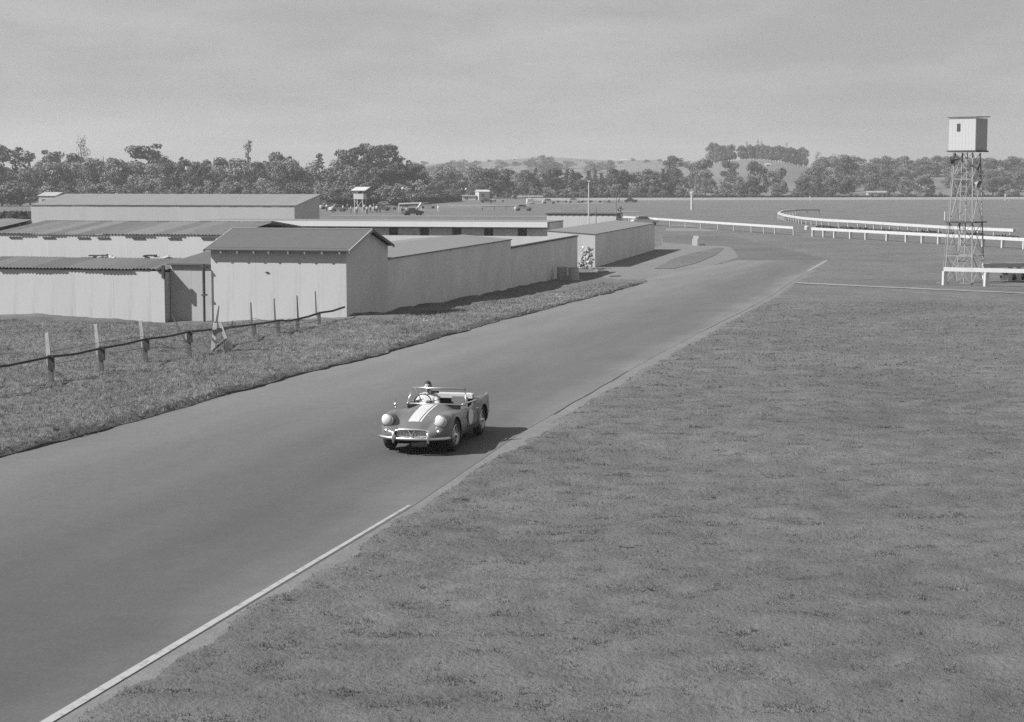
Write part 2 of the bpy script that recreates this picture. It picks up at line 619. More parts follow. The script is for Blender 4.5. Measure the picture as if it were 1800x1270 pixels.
def make_ground():
    xs = np.concatenate([-26 - np.geomspace(0.3, 2600, 34)[::-1], np.arange(-26, 24.01, 0.17), 24 + np.geomspace(0.3, 2600, 34)])
    ys = np.concatenate([[-60, -20, 0, 8, 12], np.arange(15, 70, 0.17), np.arange(70, 130, 0.6), 130 + np.geomspace(1, 3500, 40)])
    X, Y = np.meshgrid(xs, ys)
    Z = fine(X, Y)
    Z = np.where(Y > 800, Z - 0.5, Z)
    nx, ny = len(xs), len(ys)
    co = np.stack([X, Y, Z], -1).reshape(-1, 3)
    idx = np.arange(nx * ny).reshape(ny, nx)
    q = np.stack([idx[:-1, :-1], idx[:-1, 1:], idx[1:, 1:], idx[1:, :-1]], -1).reshape(-1, 4)
    me = bpy.data.meshes.new('ground')
    me.vertices.add(len(co))
    me.vertices.foreach_set('co', co.ravel())
    me.loops.add(q.size)
    me.loops.foreach_set('vertex_index', q.ravel())
    me.polygons.add(len(q))
    me.polygons.foreach_set('loop_start', np.arange(0, q.size, 4))
    me.polygons.foreach_set('loop_total', np.full(len(q), 4))
    me.polygons.foreach_set('use_smooth', np.ones(len(q), bool))
    me.update()
    me.validate()
    me.materials.append(MAT['ground'])
    return structure(link('ground', me))


make_ground()


def strip(name, ys, fa, fb, dz, m, n=1, uv=True):
    """a ribbon of surface between x = fa(y) and x = fb(y)"""
    mb = MB()
    rows = []
    for y in ys:
        a, b = float(fa(y)), float(fb(y))
        row = []
        for k in range(n + 1):
            x = a + (b - a) * k / n
            row.append(len(mb.v))
            mb.v.append((x, y, float(ter(x, y)) + dz))
        rows.append(row)
    for r0, r1 in zip(rows[:-1], rows[1:]):
        for k in range(n):
            mb.f.append((r0[k], r0[k + 1], r1[k + 1], r1[k]))
            mb.m.append(0)
    me = mb.mesh(name, m, smooth=True)
    if uv:
        l = me.uv_layers.new(name='UVMap')
        co = np.array([v.co[:] for v in me.vertices])
        for lp in me.loops:
            i = lp.vertex_index
            l.data[lp.index].uv = ((i % (n + 1)) / n, co[i][1])
    return link(name, me)


def sheet(name, pix, dz, m, world=None):
    """a flat sheet on the low ground from its outline"""
    pts = world or [P(*p) for p in pix]
    bm = bmesh.new()
    f = bm.faces.new([bm.verts.new((p.x, p.y, p.z + dz)) for p in pts])
    bmesh.ops.triangulate(bm, faces=[f])
    bmesh.ops.recalc_face_normals(bm, faces=bm.faces)
    me = bpy.data.meshes.new(name)
    bm.to_mesh(me)
    bm.free()
    for p in me.polygons:
        if p.normal.z < 0:
            me.flip_normals()
            break
    me.materials.append(MAT[m])
    uv = me.uv_layers.new(name='UVMap')
    for lp in me.loops:
        c = me.vertices[lp.vertex_index].co
        uv.data[lp.index].uv = (0.35 + 0.25 * math.sin(c.x * 0.07 + 1), c.y)
    return structure(link(name, me))


ys = np.concatenate([np.arange(6, 60, 0.5), np.arange(60, YL1, 1.5), [YL1]])
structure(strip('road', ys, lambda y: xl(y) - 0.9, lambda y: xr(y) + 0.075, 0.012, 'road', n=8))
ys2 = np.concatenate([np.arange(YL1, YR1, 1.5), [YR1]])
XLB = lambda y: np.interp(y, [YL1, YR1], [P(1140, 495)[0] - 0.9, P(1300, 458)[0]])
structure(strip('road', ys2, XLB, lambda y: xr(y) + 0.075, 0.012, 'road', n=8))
yr1 = RW[-1]
def arcline(pix, n=40):
    pts = [P(*p) for p in pix]
    out = []
    for i in range(len(pts) - 1):
        p0 = pts[max(i - 1, 0)]; p1 = pts[i]; p2 = pts[i + 1]; p3 = pts[min(i + 2, len(pts) - 1)]
        for k in range(n // (len(pts) - 1)):
            t = k / (n // (len(pts) - 1))
            out.append(0.5 * ((2 * p1) + (-p0 + p2) * t + (2 * p0 - 5 * p1 + 4 * p2 - p3) * t * t + (-p0 + 3 * p1 - 3 * p2 + p3) * t ** 3))
    out.append(pts[-1])
    return out
inner = arcline([(1456, 458), (1468, 450.5), (1492, 446), (1560, 446), (1700, 450), (1900, 456)])
outer = arcline([(1900, 445), (1700, 436), (1560, 428), (1430, 420), (1300, 417), (1165, 412)])
left = arcline([(1165, 427), (1225, 431), (1278, 434), (1290, 441), (1300, 458)])
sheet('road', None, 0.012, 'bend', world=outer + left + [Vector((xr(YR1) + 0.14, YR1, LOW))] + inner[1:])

# the broken lip of soil where the verge meets the seal
mb = MB()
lip = []
for y in np.arange(26, YL1 - 3, 0.22):
    x = float(xl(y) + rag_left(y))
    h = 0.035 + 0.075 * float(vnoise(x, y, 0.6, 15)) * float(sstep((vnoise(0, y, 3.0, 16) - .15) / .5))
    z = float(ter(x, y))
    lip.append([(x - 0.12, y, z + h * .6), (x - 0.03, y, z + h), (x, y, z + h * .75), (x - 0.02, y, z - 0.05)])
for a, b in zip(lip[:-1], lip[1:]):
    for k in range(3):
        mb.quad(a[k], b[k], b[k + 1], a[k + 1])
structure(mb.build('verge_lip', 'soil'))

# the white edge line, solid near the camera, then thin and broken by dirt and grass
YW = P(720, 890)[1]
yw = np.arange(8, YW, 0.4)
structure(strip('road_edge_line', np.append(yw, YW), lambda y: xr(y) - 0.065 + 0.035 * max(0, (y - 19) / (YW - 19)),
                lambda y: xr(y) + 0.065 - 0.03 * max(0, (y - 19) / (YW - 19)), 0.018, 'line', n=1))
structure(strip('dirt_shoulder', np.concatenate([np.arange(6, 60, 0.25), np.arange(60, YR1 - 4, 1.0)]),
                lambda y: xr(y) + 0.03, lambda y: xr(y) + 0.62 + 0.3 * float(sstep((y - 30) / 12)), 0.007, 'dirt', n=3))
YD0, YD1 = P(955, 730)[1], P(1112, 652)[1]
structure(strip('tar_edge', np.arange(YD0, YD1, 0.4), lambda y: xr(y) + 0.075 + 0.02 * math.sin(y * 1.7), lambda y: xr(y) + 0.10 + 0.02 * math.sin(y * 1.7), 0.017, 'opening'))
YF0 = P(1230, 584)[1]
structure(strip('far_edge_line', np.arange(YF0, YR1 - 6, 1.0), lambda y: xr(y) - 0.02, lambda y: xr(y) + 0.10 + 0.10 * sstep((y - YF0) / 20), 0.018, 'dirt'))
structure(strip('corner_edge_line', np.linspace(P(1420, 477)[1], P(1454, 458.5)[1], 20), lambda y: xr(y) - 0.16, lambda y: xr(y) + 0.12, 0.024, 'sand'))
sheet('corner_edge_line', None, 0.03, 'sand', world=[p for p in inner[6:24]] + [p + Vector((0.1, 1.1, 0)) for p in inner[6:24]][::-1])
sheet('dirt_forecourt', [(1062, 489), (1100, 493), (1140, 498), (1185, 490), (1300, 452), (1300, 430), (1290, 425), (1225, 423), (1163, 420), (1163, 432), (1045, 460), (1045, 478)], 0.008, 'dirt')
sheet('grass_island', [(1150, 473), (1185, 473), (1225, 463), (1258, 449), (1272, 437), (1262, 436), (1215, 446), (1180, 457)], 0.035, 'ground')
a_, b_ = P(1396, 499), P(1960, 524)
dd = (b_ - a_).normalized()
mb = MB()
pts = [a_ + (b_ - a_) * k / 40 for k in range(41)]
for k in range(40):
    p, q = pts[k], pts[k + 1]
    w0 = 0.85 + 0.25 * mnoise.noise(Vector((k * 0.7, 3, 0)))
    w1 = 0.85 + 0.25 * mnoise.noise(Vector(((k + 1) * 0.7, 3, 0)))
    mb.quad((p.x, p.y - w0, float(fine(p.x, p.y - w0)) + .03), (q.x, q.y - w1, float(fine(q.x, q.y - w1)) + .03), (q.x, q.y + w1, float(fine(q.x, q.y + w1)) + .03), (p.x, p.y + w0, float(fine(p.x, p.y + w0)) + .03))
structure(mb.build('chalk_line', 'sand'))
# sandy training track that bends round in the infield
sheet('sand_track', [(1372, 378), (1400, 371.5), (1440, 369.5), (1480, 370), (1482, 371.5), (1440, 373), (1424, 377), (1430, 383), (1460, 388), (1560, 391), (1560, 396), (1450, 393), (1400, 387)], 0.03, 'sand')
sheet('sand_track', [(1738, 376), (1775, 370), (1830, 369), (1830, 391), (1795, 387), (1760, 385)], 0.03, 'path')
for k, (x0, x1, y0, y1) in enumerate([(1170, 1425, 402, 407), (1180, 1400, 396, 399), (760, 930, 360, 363), (930, 1790, 356.5, 359.5), (1080, 1360, 371, 374), (1500, 1790, 398, 401), (580, 960, 379, 381.5)]):
    sheet('worn_strip', [(x0, y1), (x1, y1 + 1), (x1, y0 + 1), (x0, y0)], 0.02 + k * 0.004, 'path' if k < 3 else 'dirt')


# ------------------------------------------------------------------ hills behind the course
def hill(x, y):
    x, y = np.asarray(x, float), np.asarray(y, float)
    az = x / np.maximum(y, 1)
    rise = sstep((y - 770) / 420)
    knoll = 21.5 * np.exp(-((az - 0.135) / 0.055) ** 2) * rise * (1 - 0.5 * sstep((y - 1250) / 500))
    right = 12.0 * sstep((az - 0.15) / 0.08) * rise
    left = 2.0 * sstep((-0.03 - az) / 0.1) * rise
    far = 30.0 * sstep((y - 1150) / 850) * (0.93 + 0.10 * np.sin(az * 31 + 1) + 0.05 * np.sin(az * 77)) * (1 - 0.45 * sstep((-0.035 - az) / 0.05))
    z = LOW - 0.3 + np.maximum(knoll, right) + left + far * (1 - 0.45 * sstep((az - 0.07) / 0.05))
    return z + (vnoise(x, y, 90, 11) - 0.5) * 2.5 * rise


def make_hills():
    ys = np.concatenate([np.arange(745, 1400, 12), np.arange(1400, 2700, 45)])
    az = np.linspace(-0.55, 0.55, 200)
    A, Y = np.meshgrid(az, ys)
    X = A * Y
    Z = hill(X, Y)
    mb = MB()
    mb.v = [tuple(c) for c in np.stack([X, Y, Z], -1).reshape(-1, 3)]
    n = len(az)
    for j in range(len(ys) - 1):
        for i in range(n - 1):
            mb.f.append((j * n + i, j * n + i + 1, (j + 1) * n + i + 1, (j + 1) * n + i))
            mb.m.append(0)
    structure(mb.build('hills', 'hills', smooth=True))


make_hills()

ANG = R(12)                       # the buildings stand along the road at this angle
RZ = -ANG
U = Vector((math.sin(ANG), math.cos(ANG), 0))       # away, along the road
RT = Vector((math.cos(ANG), -math.sin(ANG), 0))     # to the right, across it


def corrugated(name, m, parent, x0, x1, y0, z0, y1, z1, pitch_w=0.80, waves=5, amp=0.018, jitter=0.012, thick=0.004):
    """a roof slope made of separate corrugated sheets, local coordinates; shared mesh data"""
    L = math.hypot(y1 - y0, z1 - z0)
    mb = MB()
    nn = waves * 2
    for j in (0, 1):
        for k in range(nn + 1):
            mb.v.append((pitch_w * 1.04 * k / nn, L * j, amp * (1 if k % 2 else -1)))
    for k in range(nn):
        mb.f.append((k, k + 1, nn + 2 + k, nn + 1 + k))
        mb.m.append(0)
    me = mb.mesh(name, m)
    n = max(1, int(round(abs(x1 - x0) / pitch_w)))
    ang = math.atan2(z1 - z0, y1 - y0)
    for i in range(n):
        o = link(name, me, parent)
        o.location = (x0 + (x1 - x0) * i / n, y0 - 0.02 + random.uniform(-1, 1) * jitter * 3, z0 + 0.03 + (i % 2) * 0.008 + random.uniform(0, jitter))
        o.rotation_euler = (ang + random.uniform(-1, 1) * jitter * 0.15, random.uniform(-1, 1) * jitter * 0.5, random.uniform(-1, 1) * jitter * 0.2)


def panels(name, m, parent, x0, x1, y, z0, z1, wd=0.9, th=0.04, gap=0.0025):
    """upright wall sheets side by side, local x, front at y"""
    n = max(1, int(round(abs(x1 - x0) / wd)))
    wp = (x1 - x0) / n
    me = MB().box((gap / 2, 0, 0), (wp - gap / 2, th, z1 - z0)).mesh(name, m)
    for i in range(n):
        link(name, me, parent, (x0 + wp * i, y + random.uniform(-0.0015, 0.0015), z0))


# ------------------------------------------------------------------ gabled shed in front
A1 = P(609, 566)
W1 = -along(A1, -RT * -1, 373)
W1 = abs(along(A1, RT, 373))
D1 = along(A1, U, 682)
EV1 = zat(A1.x, A1.y, 441) - A1.z
mid = A1 + U * D1 / 2
RG1 = zat(mid.x, mid.y, 406) - A1.z
t = thing('gabled_shed', 'white fronted gabled shed with dark roof and exposed rafter ends', 'shed', A1, RZ)
panels('wall_panel', 'wallw', t, -W1, 0, 0, -0.6, EV1 + 0.02, wd=1.0)
MB().box((-W1, 0.06, -0.55), (-0.1, 0.16, EV1 - 0.03)).build('inner_wall', 'wallw', t)
g = MB()
prof = [(0.002, -0.6), (D1, -0.6), (D1, EV1), (D1 / 2, RG1 - 0.03), (0.002, EV1)]
for xx in (0.012, -0.10):
    pass
i0 = 0
g.v = [(0.014, p[0], p[1]) for p in prof] + [(-0.09, p[0], p[1]) for p in prof]
g.f = [(0, 1, 2, 3, 4), (9, 8, 7, 6, 5)] + [(k, k + 5, (k + 1) % 5 + 5, (k + 1) % 5) for k in range(5)]
g.m = [0] * 7
g.build('gable_wall', 'render', t)
g2 = MB()
g2.v = [(-W1 - 0.012 + (0 if k < 5 else 0.1), p[0] + 0.003, p[1]) for k, p in enumerate(prof + prof)]
g2.f = g.f
g2.m = g.m
g2.build('gable_wall', 'render', t)
MB().box((-W1 + 0.1, D1 - 0.12, -0.6), (-0.1, D1 - 0.01, EV1 - 0.02)).build('back_wall', 'render', t)
ov = 0.30
sl_ = (RG1 - EV1) / (D1 / 2)
for s_, nm in ((0, 'roof_slope'), (1, 'roof_slope')):
    mb = MB()
    if s_ == 0:
        ya, za, yb, zb = -ov, EV1 - sl_ * ov, D1 / 2, RG1
    else:
        ya, za, yb, zb = D1 + ov, EV1 - sl_ * ov, D1 / 2, RG1
    mb.bar(((-W1 / 2), ya, za + 0.06), ((-W1 / 2), yb, zb + 0.06), W1 + 0.5, 0.05, up=(0, 0, 1))
    mb.build(nm, 'roofd', t)
MB().bar((-W1 - 0.25, D1 / 2, RG1 + 0.09), (0.25, D1 / 2, RG1 + 0.09), 0.22, 0.03).build('ridge_cap', 'ironp', t)
for xx in (0.24, -W1 - 0.24):
    MB().bar((xx, -ov, EV1 - sl_ * ov + 0.03), (xx, D1 / 2, RG1 + 0.03), 0.035, 0.13).build('barge_board', 'wallg', t)
    MB().bar((xx, D1 + ov, EV1 - sl_ * ov + 0.03), (xx, D1 / 2, RG1 + 0.03), 0.035, 0.13).build('barge_board', 'timber', t)
raf = MB().bar((0, -ov + 0.03, EV1 - sl_ * ov - 0.035), (0, 0.05, EV1 - 0.02), 0.07, 0.11).mesh('rafter_end', 'wallg')
for px in (394, 423, 452, 478, 512, 541, 571, 601):
    link('rafter_end', raf, t, (-W1 + (px - 373) / 236 * W1, 0, 0))
MB().box((-W1, 0.005 - 0.01, EV1 - 0.01), (0, 0.03, EV1 + 0.1)).build('eave_board', 'roofd', t)
MB().box((-W1 * 0.595, -0.05, EV1 - 0.98), (-W1 * 0.57, 0.0, EV1 - 0.95)).build('vent', 'opening', t)

# lean-to and drainpipe joining the shed to the next building
t = thing('lean_to', 'small lean-to with dark sloping roof between the long shed and gabled shed', 'shed', A1 - RT * (W1 + 0.02), RZ)
Wl = abs(along(A1, RT, 298)) - W1
el = zat((A1 - RT * (W1 + 1)).x, (A1 - RT * (W1 + 1)).y, 464) - A1.z
rl = zat((A1 - RT * (W1 + 1) + U * 1.5).x, (A1 - RT * (W1 + 1) + U * 1.5).y, 442) - A1.z
panels('wall_panel', 'wallg', t, -Wl, 0.0, 0.22, -0.8, el, wd=0.95)
mb = MB()
mb.v = [(-Wl - 0.1, 0.08, el), (0.0, 0.08, el), (0.0, 1.7, rl), (-Wl + 1.15, 1.7, rl)]
mb.v += [(a, b, c - 0.07) for a, b, c in mb.v]
mb.f = [(0, 1, 2, 3), (7, 6, 5, 4), (0, 4, 5, 1), (1, 5, 6, 2), (2, 6, 7, 3), (3, 7, 4, 0)]
mb.m = [0] * 6
mb.build('roof', 'roofd', t)
MB().box((-Wl, 0.5, -0.8), (-0.02, 1.6, el - 0.08)).build('back_wall', 'wallg', t)
dp = A1 + RT * along(A1 - U * 0.25, RT, 358)
t = thing('drainpipe', 'dark drainpipe running down the wall left of the gabled shed', 'pipe', dp - U * 0.16, RZ)
MB().tube((0, 0, -0.8), (0, 0, 1.1), 0.055, n=10).build('lower_pipe', 'opening', t)
MB().tube((0, 0, 1.1), (0, 0, el), 0.062, n=10).build('upper_pipe', 'opening', t)
MB().box((-0.1, -0.07, 1.05), (0.1, 0.16, 1.12)).build('bracket', 'darkmetal', t)
MB().box((-0.1, -0.07, el - 0.15), (0.1, 0.16, el - 0.08)).build('bracket', 'darkmetal', t)

# ------------------------------------------------------------------ long low white shed at the left edge
A0 = A1 - RT * (W1 + Wl + 0.05) - U * 0.15
A0.z = float(ter(A0.x, A0.y)) + 0.2
W0 = abs(along(A0, RT, -260))
e0 = zat((A0 - RT * 5).x, (A0 - RT * 5).y, 473) - A0.z
m0 = A0 - RT * 5 + U * 3.4
r0 = zat(m0.x, m0.y, 456) - A0.z
t = thing('long_shed', 'long low white iron shed with buckled corrugated roof at the left edge', 'shed', A0, RZ)
xs_ = -abs(along(A0, RT, 270))
panels('wall_panel', 'wallw', t, -W0, xs_ - 0.02, 0.0, -0.9, e0, wd=0.9)
panels('wall_panel', 'wallw', t, xs_, 0, -0.22, -0.9, e0 - 0.05, wd=0.6)
MB().box((-W0, 3.3, -0.9), (-0.02, 3.4, r0 - 0.02)).build('back_wall', 'wallw', t)
MB().box((-0.07, -0.1, -0.9), (-0.0, 3.25, e0 - 0.1)).build('end_wall', 'wallw', t)
corrugated('roof_sheet', 'iron', t, -W0, 0.05, -0.10, e0 - 0.0, 3.5, r0 + 0.03, jitter=0.022, amp=0.03)
MB().box((-W0, -0.03, e0 - 0.035), (0.0, -0.006, e0 + 0.0)).build('eave_board', 'opening', t)
mb = MB()
mb.bar((-0.02, -0.28, e0 - 0.35), (-0.02, -0.28, e0 + 0.22), 0.12, 0.12)
mb.bar((-0.35, -0.25, e0 + 0.0), (-0.02, -0.28, e0 + 0.14), 0.10, 0.10)
mb.build('gutter_head', 'opening', t)
MB().box((-0.7, -0.5, -0.42), (0.25, -0.3, -0.36)).build('step', 'opening', t)
# loose timber on its roof
for k, (px, n) in enumerate(((172, 9), (272, 8))):
    q = A0 - RT * abs(along(A0 + U * 3.3, RT, px))
    q = A0 + U * 3.3 + RT * along(A0 + U * 3.3, RT, px)
    lab = ['scrap timber heap on the long shed roof, the one farther from the drainpipe', 'scrap timber heap on the long shed roof, the one nearer the drainpipe'][k]
    tt = thing('scrap_heap', lab, 'scrap heap', q + Vector((0, 0, r0 + 0.04)), RZ, 'heaps of scrap on the shed roof')
    for j in range(n):
        a = Vector((random.uniform(-0.6, 0.5), random.uniform(-0.1, 0.2), random.uniform(0.03, 0.16)))
        b = a + Vector((random.uniform(0.25, 0.7), random.uniform(-0.1, 0.1), random.uniform(-0.12, 0.12)))
        b.z = max(b.z, 0.03)
        MB().bar(a, b, 0.1, 0.06).build('plank', random.choice(['opening', 'opening', 'postw']), tt)

# ------------------------------------------------------------------ upper white building behind
YB = 100.0
AM = Vector((atY(402, YB), YB, LOW + 0.25))
EM = zat(AM.x, AM.y, 414.5) - AM.z
DM = 7.0
mm = AM + U * DM
RM = zat(mm.x, mm.y, 391.5) - AM.z
WM = abs(along(AM, RT, -14))
t = thing('white_stable_block', 'long white stable block with streaked iron roof behind the front sheds', 'stable', AM, RZ)
panels('wall_panel', 'wallw', t, -WM, 0, 0, 0, EM, wd=1.2)
MB().box((-0.12, 0.05, 0), (-0.01, DM * 2, EM - 0.02)).build('end_wall', 'render', t)
MB().box((-WM, DM * 2, 0), (0, DM * 2 + 0.1, EM)).build('back_wall', 'render', t)
corrugated('roof_sheet', 'iron', t, -WM, 0.1, -0.08, EM, DM, RM, pitch_w=0.95, jitter=0.015, amp=0.03)
corrugated('roof_sheet', 'iron', t, -WM, 0.1, DM * 2 + 0.15, EM, DM, RM, pitch_w=0.95, jitter=0.02, amp=0.03)
MB().bar((-WM, DM, RM + 0.07), (0.1, DM, RM + 0.07), 0.4, 0.03).build('ridge_cap', 'ironp', t)
sv = MB().box((-0.38, -0.05, 0), (0.38, 0, 0.07)).mesh('vent', 'opening')
for px in (30, 89, 150, 185, 246, 309, 368):
    link('vent', sv, t, (along(AM, RT, px), -0.01, EM - 0.22))
AN = AM - RT * (WM + 0.9)
t = thing('neighbour_shed', 'iron roofed shed end just showing beyond the white stable block at the left edge', 'shed', AN, RZ)
panels('wall_panel', 'wallw', t, -9, 0, 0, 0, EM, wd=1.2)
corrugated('roof_sheet', 'iron', t, -9, 0.0, -0.15, EM + 0.02, DM, RM + 0.08, pitch_w=0.95, jitter=0.03, amp=0.03)
MB().box((-9, DM - 0.2, 0), (-0.02, DM, RM)).build('back_wall', 'render', t)
MB().box((-0.1, 0.1, 0), (-0.02, DM - 0.2, EM)).build('end_wall', 'opening', t)

# ------------------------------------------------------------------ big shed
AB = Vector((atY(518, 200), 200.0, LOW))
EB = zat(AB.x, AB.y, 362.5) - AB.z
DB = 9.0
mB = AB + U * DB
RB = zat(mB.x, mB.y, 342.5) - AB.z
WB = abs(along(AB, RT, 56))
t = thing('big_iron_shed', 'large pale iron shed with single sloping roof before the tree belt', 'shed', AB, RZ)
panels('wall_panel', 'ironw', t, -WB, 0, 0, 0, EB, wd=1.0)
mb = MB()
mb.v = [(0.01, 0.0, 0), (0.01, DB, 0), (0.01, DB, RB), (0.01, 0.0, EB)] + [(-0.1, 0.05, 0), (-0.1, DB, 0), (-0.1, DB, RB), (-0.1, 0.05, EB)]
mb.f = [(0, 1, 2, 3), (7, 6, 5, 4), (0, 4, 5, 1), (1, 5, 6, 2), (2, 6, 7, 3), (3, 7, 4, 0)]
mb.m = [0] * 6
mb.build('end_wall', 'shade', t)
MB().box((-WB, DB - 0.1, 0), (-0.1, DB, RB - 0.05)).build('back_wall', 'ironp', t)
corrugated('roof_sheet', 'ironp', t, -WB, 0.15, -0.1, EB + 0.02, DB + 0.1, RB + 0.02, pitch_w=1.0, jitter=0.004, amp=0.02)
MB().box((-WB, -0.06, EB - 0.04), (0.05, -0.01, EB + 0.03)).build('gutter', 'shade', t)
MB().box((0.012, 4.2, 0), (0.05, 5.0, 2.0)).build('door', 'opening', t)

# ------------------------------------------------------------------ long stable row with deep white fascia
A5 = Vector((atY(962, 174), 174.0, LOW))
E5 = zat(A5.x, A5.y, 391) - A5.z
F5 = zat(A5.x, A5.y, 400.3) - A5.z
L5 = abs(along(A5, RT, 340))
t = thing('stable_row', 'long open-fronted stable row with deep white fascia and dark doorways', 'stable', A5, RZ)
MB().box((-L5, 0, F5), (0, 0.06, E5)).build('fascia', 'fascia', t)
MB().box((-L5, 0.07, E5 - 0.08), (0.0, 9.0, E5 + 0.0)).build('roof', 'roofm', t)
mb = MB()
doors = [along(A5 + U * 1.3, RT, px) for px in (746, 803, 859, 918, 530, 583, 640, 692)]
doors = sorted(doors)
x = -L5
for d in doors:
    if d - 0.47 > x:
        mb.box((x, 1.3, 0), (d - 0.47, 1.42, E5 - 0.1))
    x = d + 0.47
mb.box((x, 1.3, 0), (-0.05, 1.42, E5 - 0.1))
mb.build('front_wall', 'shade', t)
MB().box((-L5, 8.8, 0), (-0.05, 8.95, E5 - 0.1)).build('back_wall', 'shade', t)
MB().box((-0.12, 1.44, 0), (-0.02, 8.78, E5 - 0.1)).build('end_wall', 'shade', t)
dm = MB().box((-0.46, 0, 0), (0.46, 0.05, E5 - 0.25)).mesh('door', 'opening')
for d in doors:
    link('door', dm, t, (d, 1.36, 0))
rail_ = MB().box((-L5, 0.12, F5 - 0.12), (-0.02, 0.2, F5 + 0.05)).build('verandah_beam', 'opening', t)

# ------------------------------------------------------------------ long roadside wall building
AW = A1 + U * (D1 + 0.03)
t = thing('roadside_stable', 'long windowless grey stable with flat felt roof along the roadside verge', 'stable', AW, RZ)
t1 = along(AW, U, 898)
zw0 = zat(AW.x, AW.y, 456.5) - AW.z
q = AW + U * t1
zw1 = zat(q.x, q.y, 430.5) - AW.z
zwm = (zw0 + zw1) / 2
lw = MB()
n = 14
for k in range(n):
    pass
MB().box((-0.22, 0.0, -2.2), (0.0, t1, zw0)).build('road_wall', 'block', t)
MB().box((-W1, 0.05, -2.2), (-W1 + 0.2, t1, zw0)).build('yard_wall', 'block', t)
MB().box((-W1 + 0.2, t1 - 0.2, -2.2), (-0.22, t1 - 0.02, zw0)).build('end_wall', 'wallw', t)
mb = MB()
yy = (0.02, t1 + 0.08)
rise = 0.26
for a, b in ((0.06, -W1 / 2), (-W1 - 0.06, -W1 / 2)):
    mb.bar((a, (yy[0] + yy[1]) / 2, zw0 + 0.035), (b, (yy[0] + yy[1]) / 2, zw0 + 0.035 + rise), yy[1] - yy[0], 0.06)
mb.build('roof', 'roofm', t)
MB().box((0.0, 0.0, -2.2), (0.05, t1, -0.55)).build('plinth', 'block', t)
# lower yard wall that continues it
AY = AW + U * (t1 + 0.02)
t2 = along(AY, U, 1015)
zy = zat(AY.x, AY.y, 437) - AY.z
t = thing('yard_wall', 'lower grey yard wall with dark coping continuing from the roadside stable', 'wall', AY, RZ)
MB().box((-0.2, 0.0, -1.2), (0.0, t2, zy)).build('wall', 'block', t)
MB().box((-0.26, 0.0, zy + 0.002), (0.07, t2 + 0.04, zy + 0.09)).build('coping', 'opening', t)

# ------------------------------------------------------------------ last roadside block and the white yard front
A3 = P(1046, 470.5)
t3 = along(A3, U, 1150)
z3 = zat(A3.x, A3.y, 413) - A3.z
W3 = abs(along(A3, RT, 962))
t = thing('corner_stable', 'grey and white stable at the far end of the roadside, beside the log stack', 'stable', A3, RZ)
r3 = zat((A3 - RT * W3).x, (A3 - RT * W3).y, 406.5) - A3.z
MB().box((-0.2, 0.02, -0.3), (0.0, t3 - 0.25, z3)).build('road_wall', 'block', t)
mb = MB()
mb.lathe([(0.38, -0.3), (0.38, z3 - 0.02), (0.0, z3 - 0.02)], n=20, centre=(-0.36, t3, 0))
mb.build('rounded_corner', 'block', t, smooth=False)
mb = MB()
mb.v = [(0.001, 0, -0.3), (-W3, 0, -0.3), (-W3, 0, r3), (0.001, 0, z3), (0.001, 0.1, -0.3), (-W3, 0.1, -0.3), (-W3, 0.1, r3), (0.001, 0.1, z3)]
mb.f = [(0, 1, 2, 3), (7, 6, 5, 4), (0, 4, 5, 1), (1, 5, 6, 2), (2, 6, 7, 3), (3, 7, 4, 0)]
mb.m = [0] * 6
mb.build('front_wall', 'wallw', t)
MB().bar((0.05, t3 / 2, z3 + 0.04), (-W3 - 0.05, t3 / 2, r3 + 0.04), t3 + 0.1, 0.05).build('roof', 'roofm', t)
MB().box((-W3, 0.12, -0.3), (-W3 + 0.15, t3, z3)).build('yard_side_wall', 'block', t)
MB().box((-W3 + 0.15, t3 - 0.15, -0.3), (-0.4, t3, z3)).build('back_wall', 'block', t)
t = thing('white_yard_front', 'white painted yard front between the roadside stable and corner stable', 'wall', A3 - RT * (W3 + 0.03), RZ)
x9 = along(A3 - RT * W3, RT, 640)
q = A3 - RT * (W3 + 4)
h9 = zat(q.x, q.y, 415.5) - A3.z
panels('wall_panel', 'wallw', t, x9, 0, 0.25, -0.3, h9, wd=1.1)
MB().box((x9, 0.3, -0.3), (0, 0.36, h9 - 0.05)).build('inner_wall', 'wallw', t)
for k in range(3):
    a = along(A3 - RT * W3, RT, (707, 724, 823)[k])
    tt = thing('scrap_heap', ['bent bits of scrap on the white yard front, farthest left bit', 'bent bits of scrap on the white yard front, middle bit', 'small dark scrap on the white yard front above the grey roof'][k],
               'scrap heap', A3 - RT * (W3 + 0.03) + RT * a + U * 0.3 + Vector((0, 0, h9)), RZ, 'bits of scrap on the yard front')
    for j in range(4 if k < 2 else 2):
        p = Vector((random.uniform(-0.45, 0.3), 0, random.uniform(0.03, 0.14)))
        MB().bar(p, p + Vector((random.uniform(0.2, 0.5), 0, random.uniform(-0.02, 0.12))), 0.08, 0.05).build('plank', 'opening', tt)

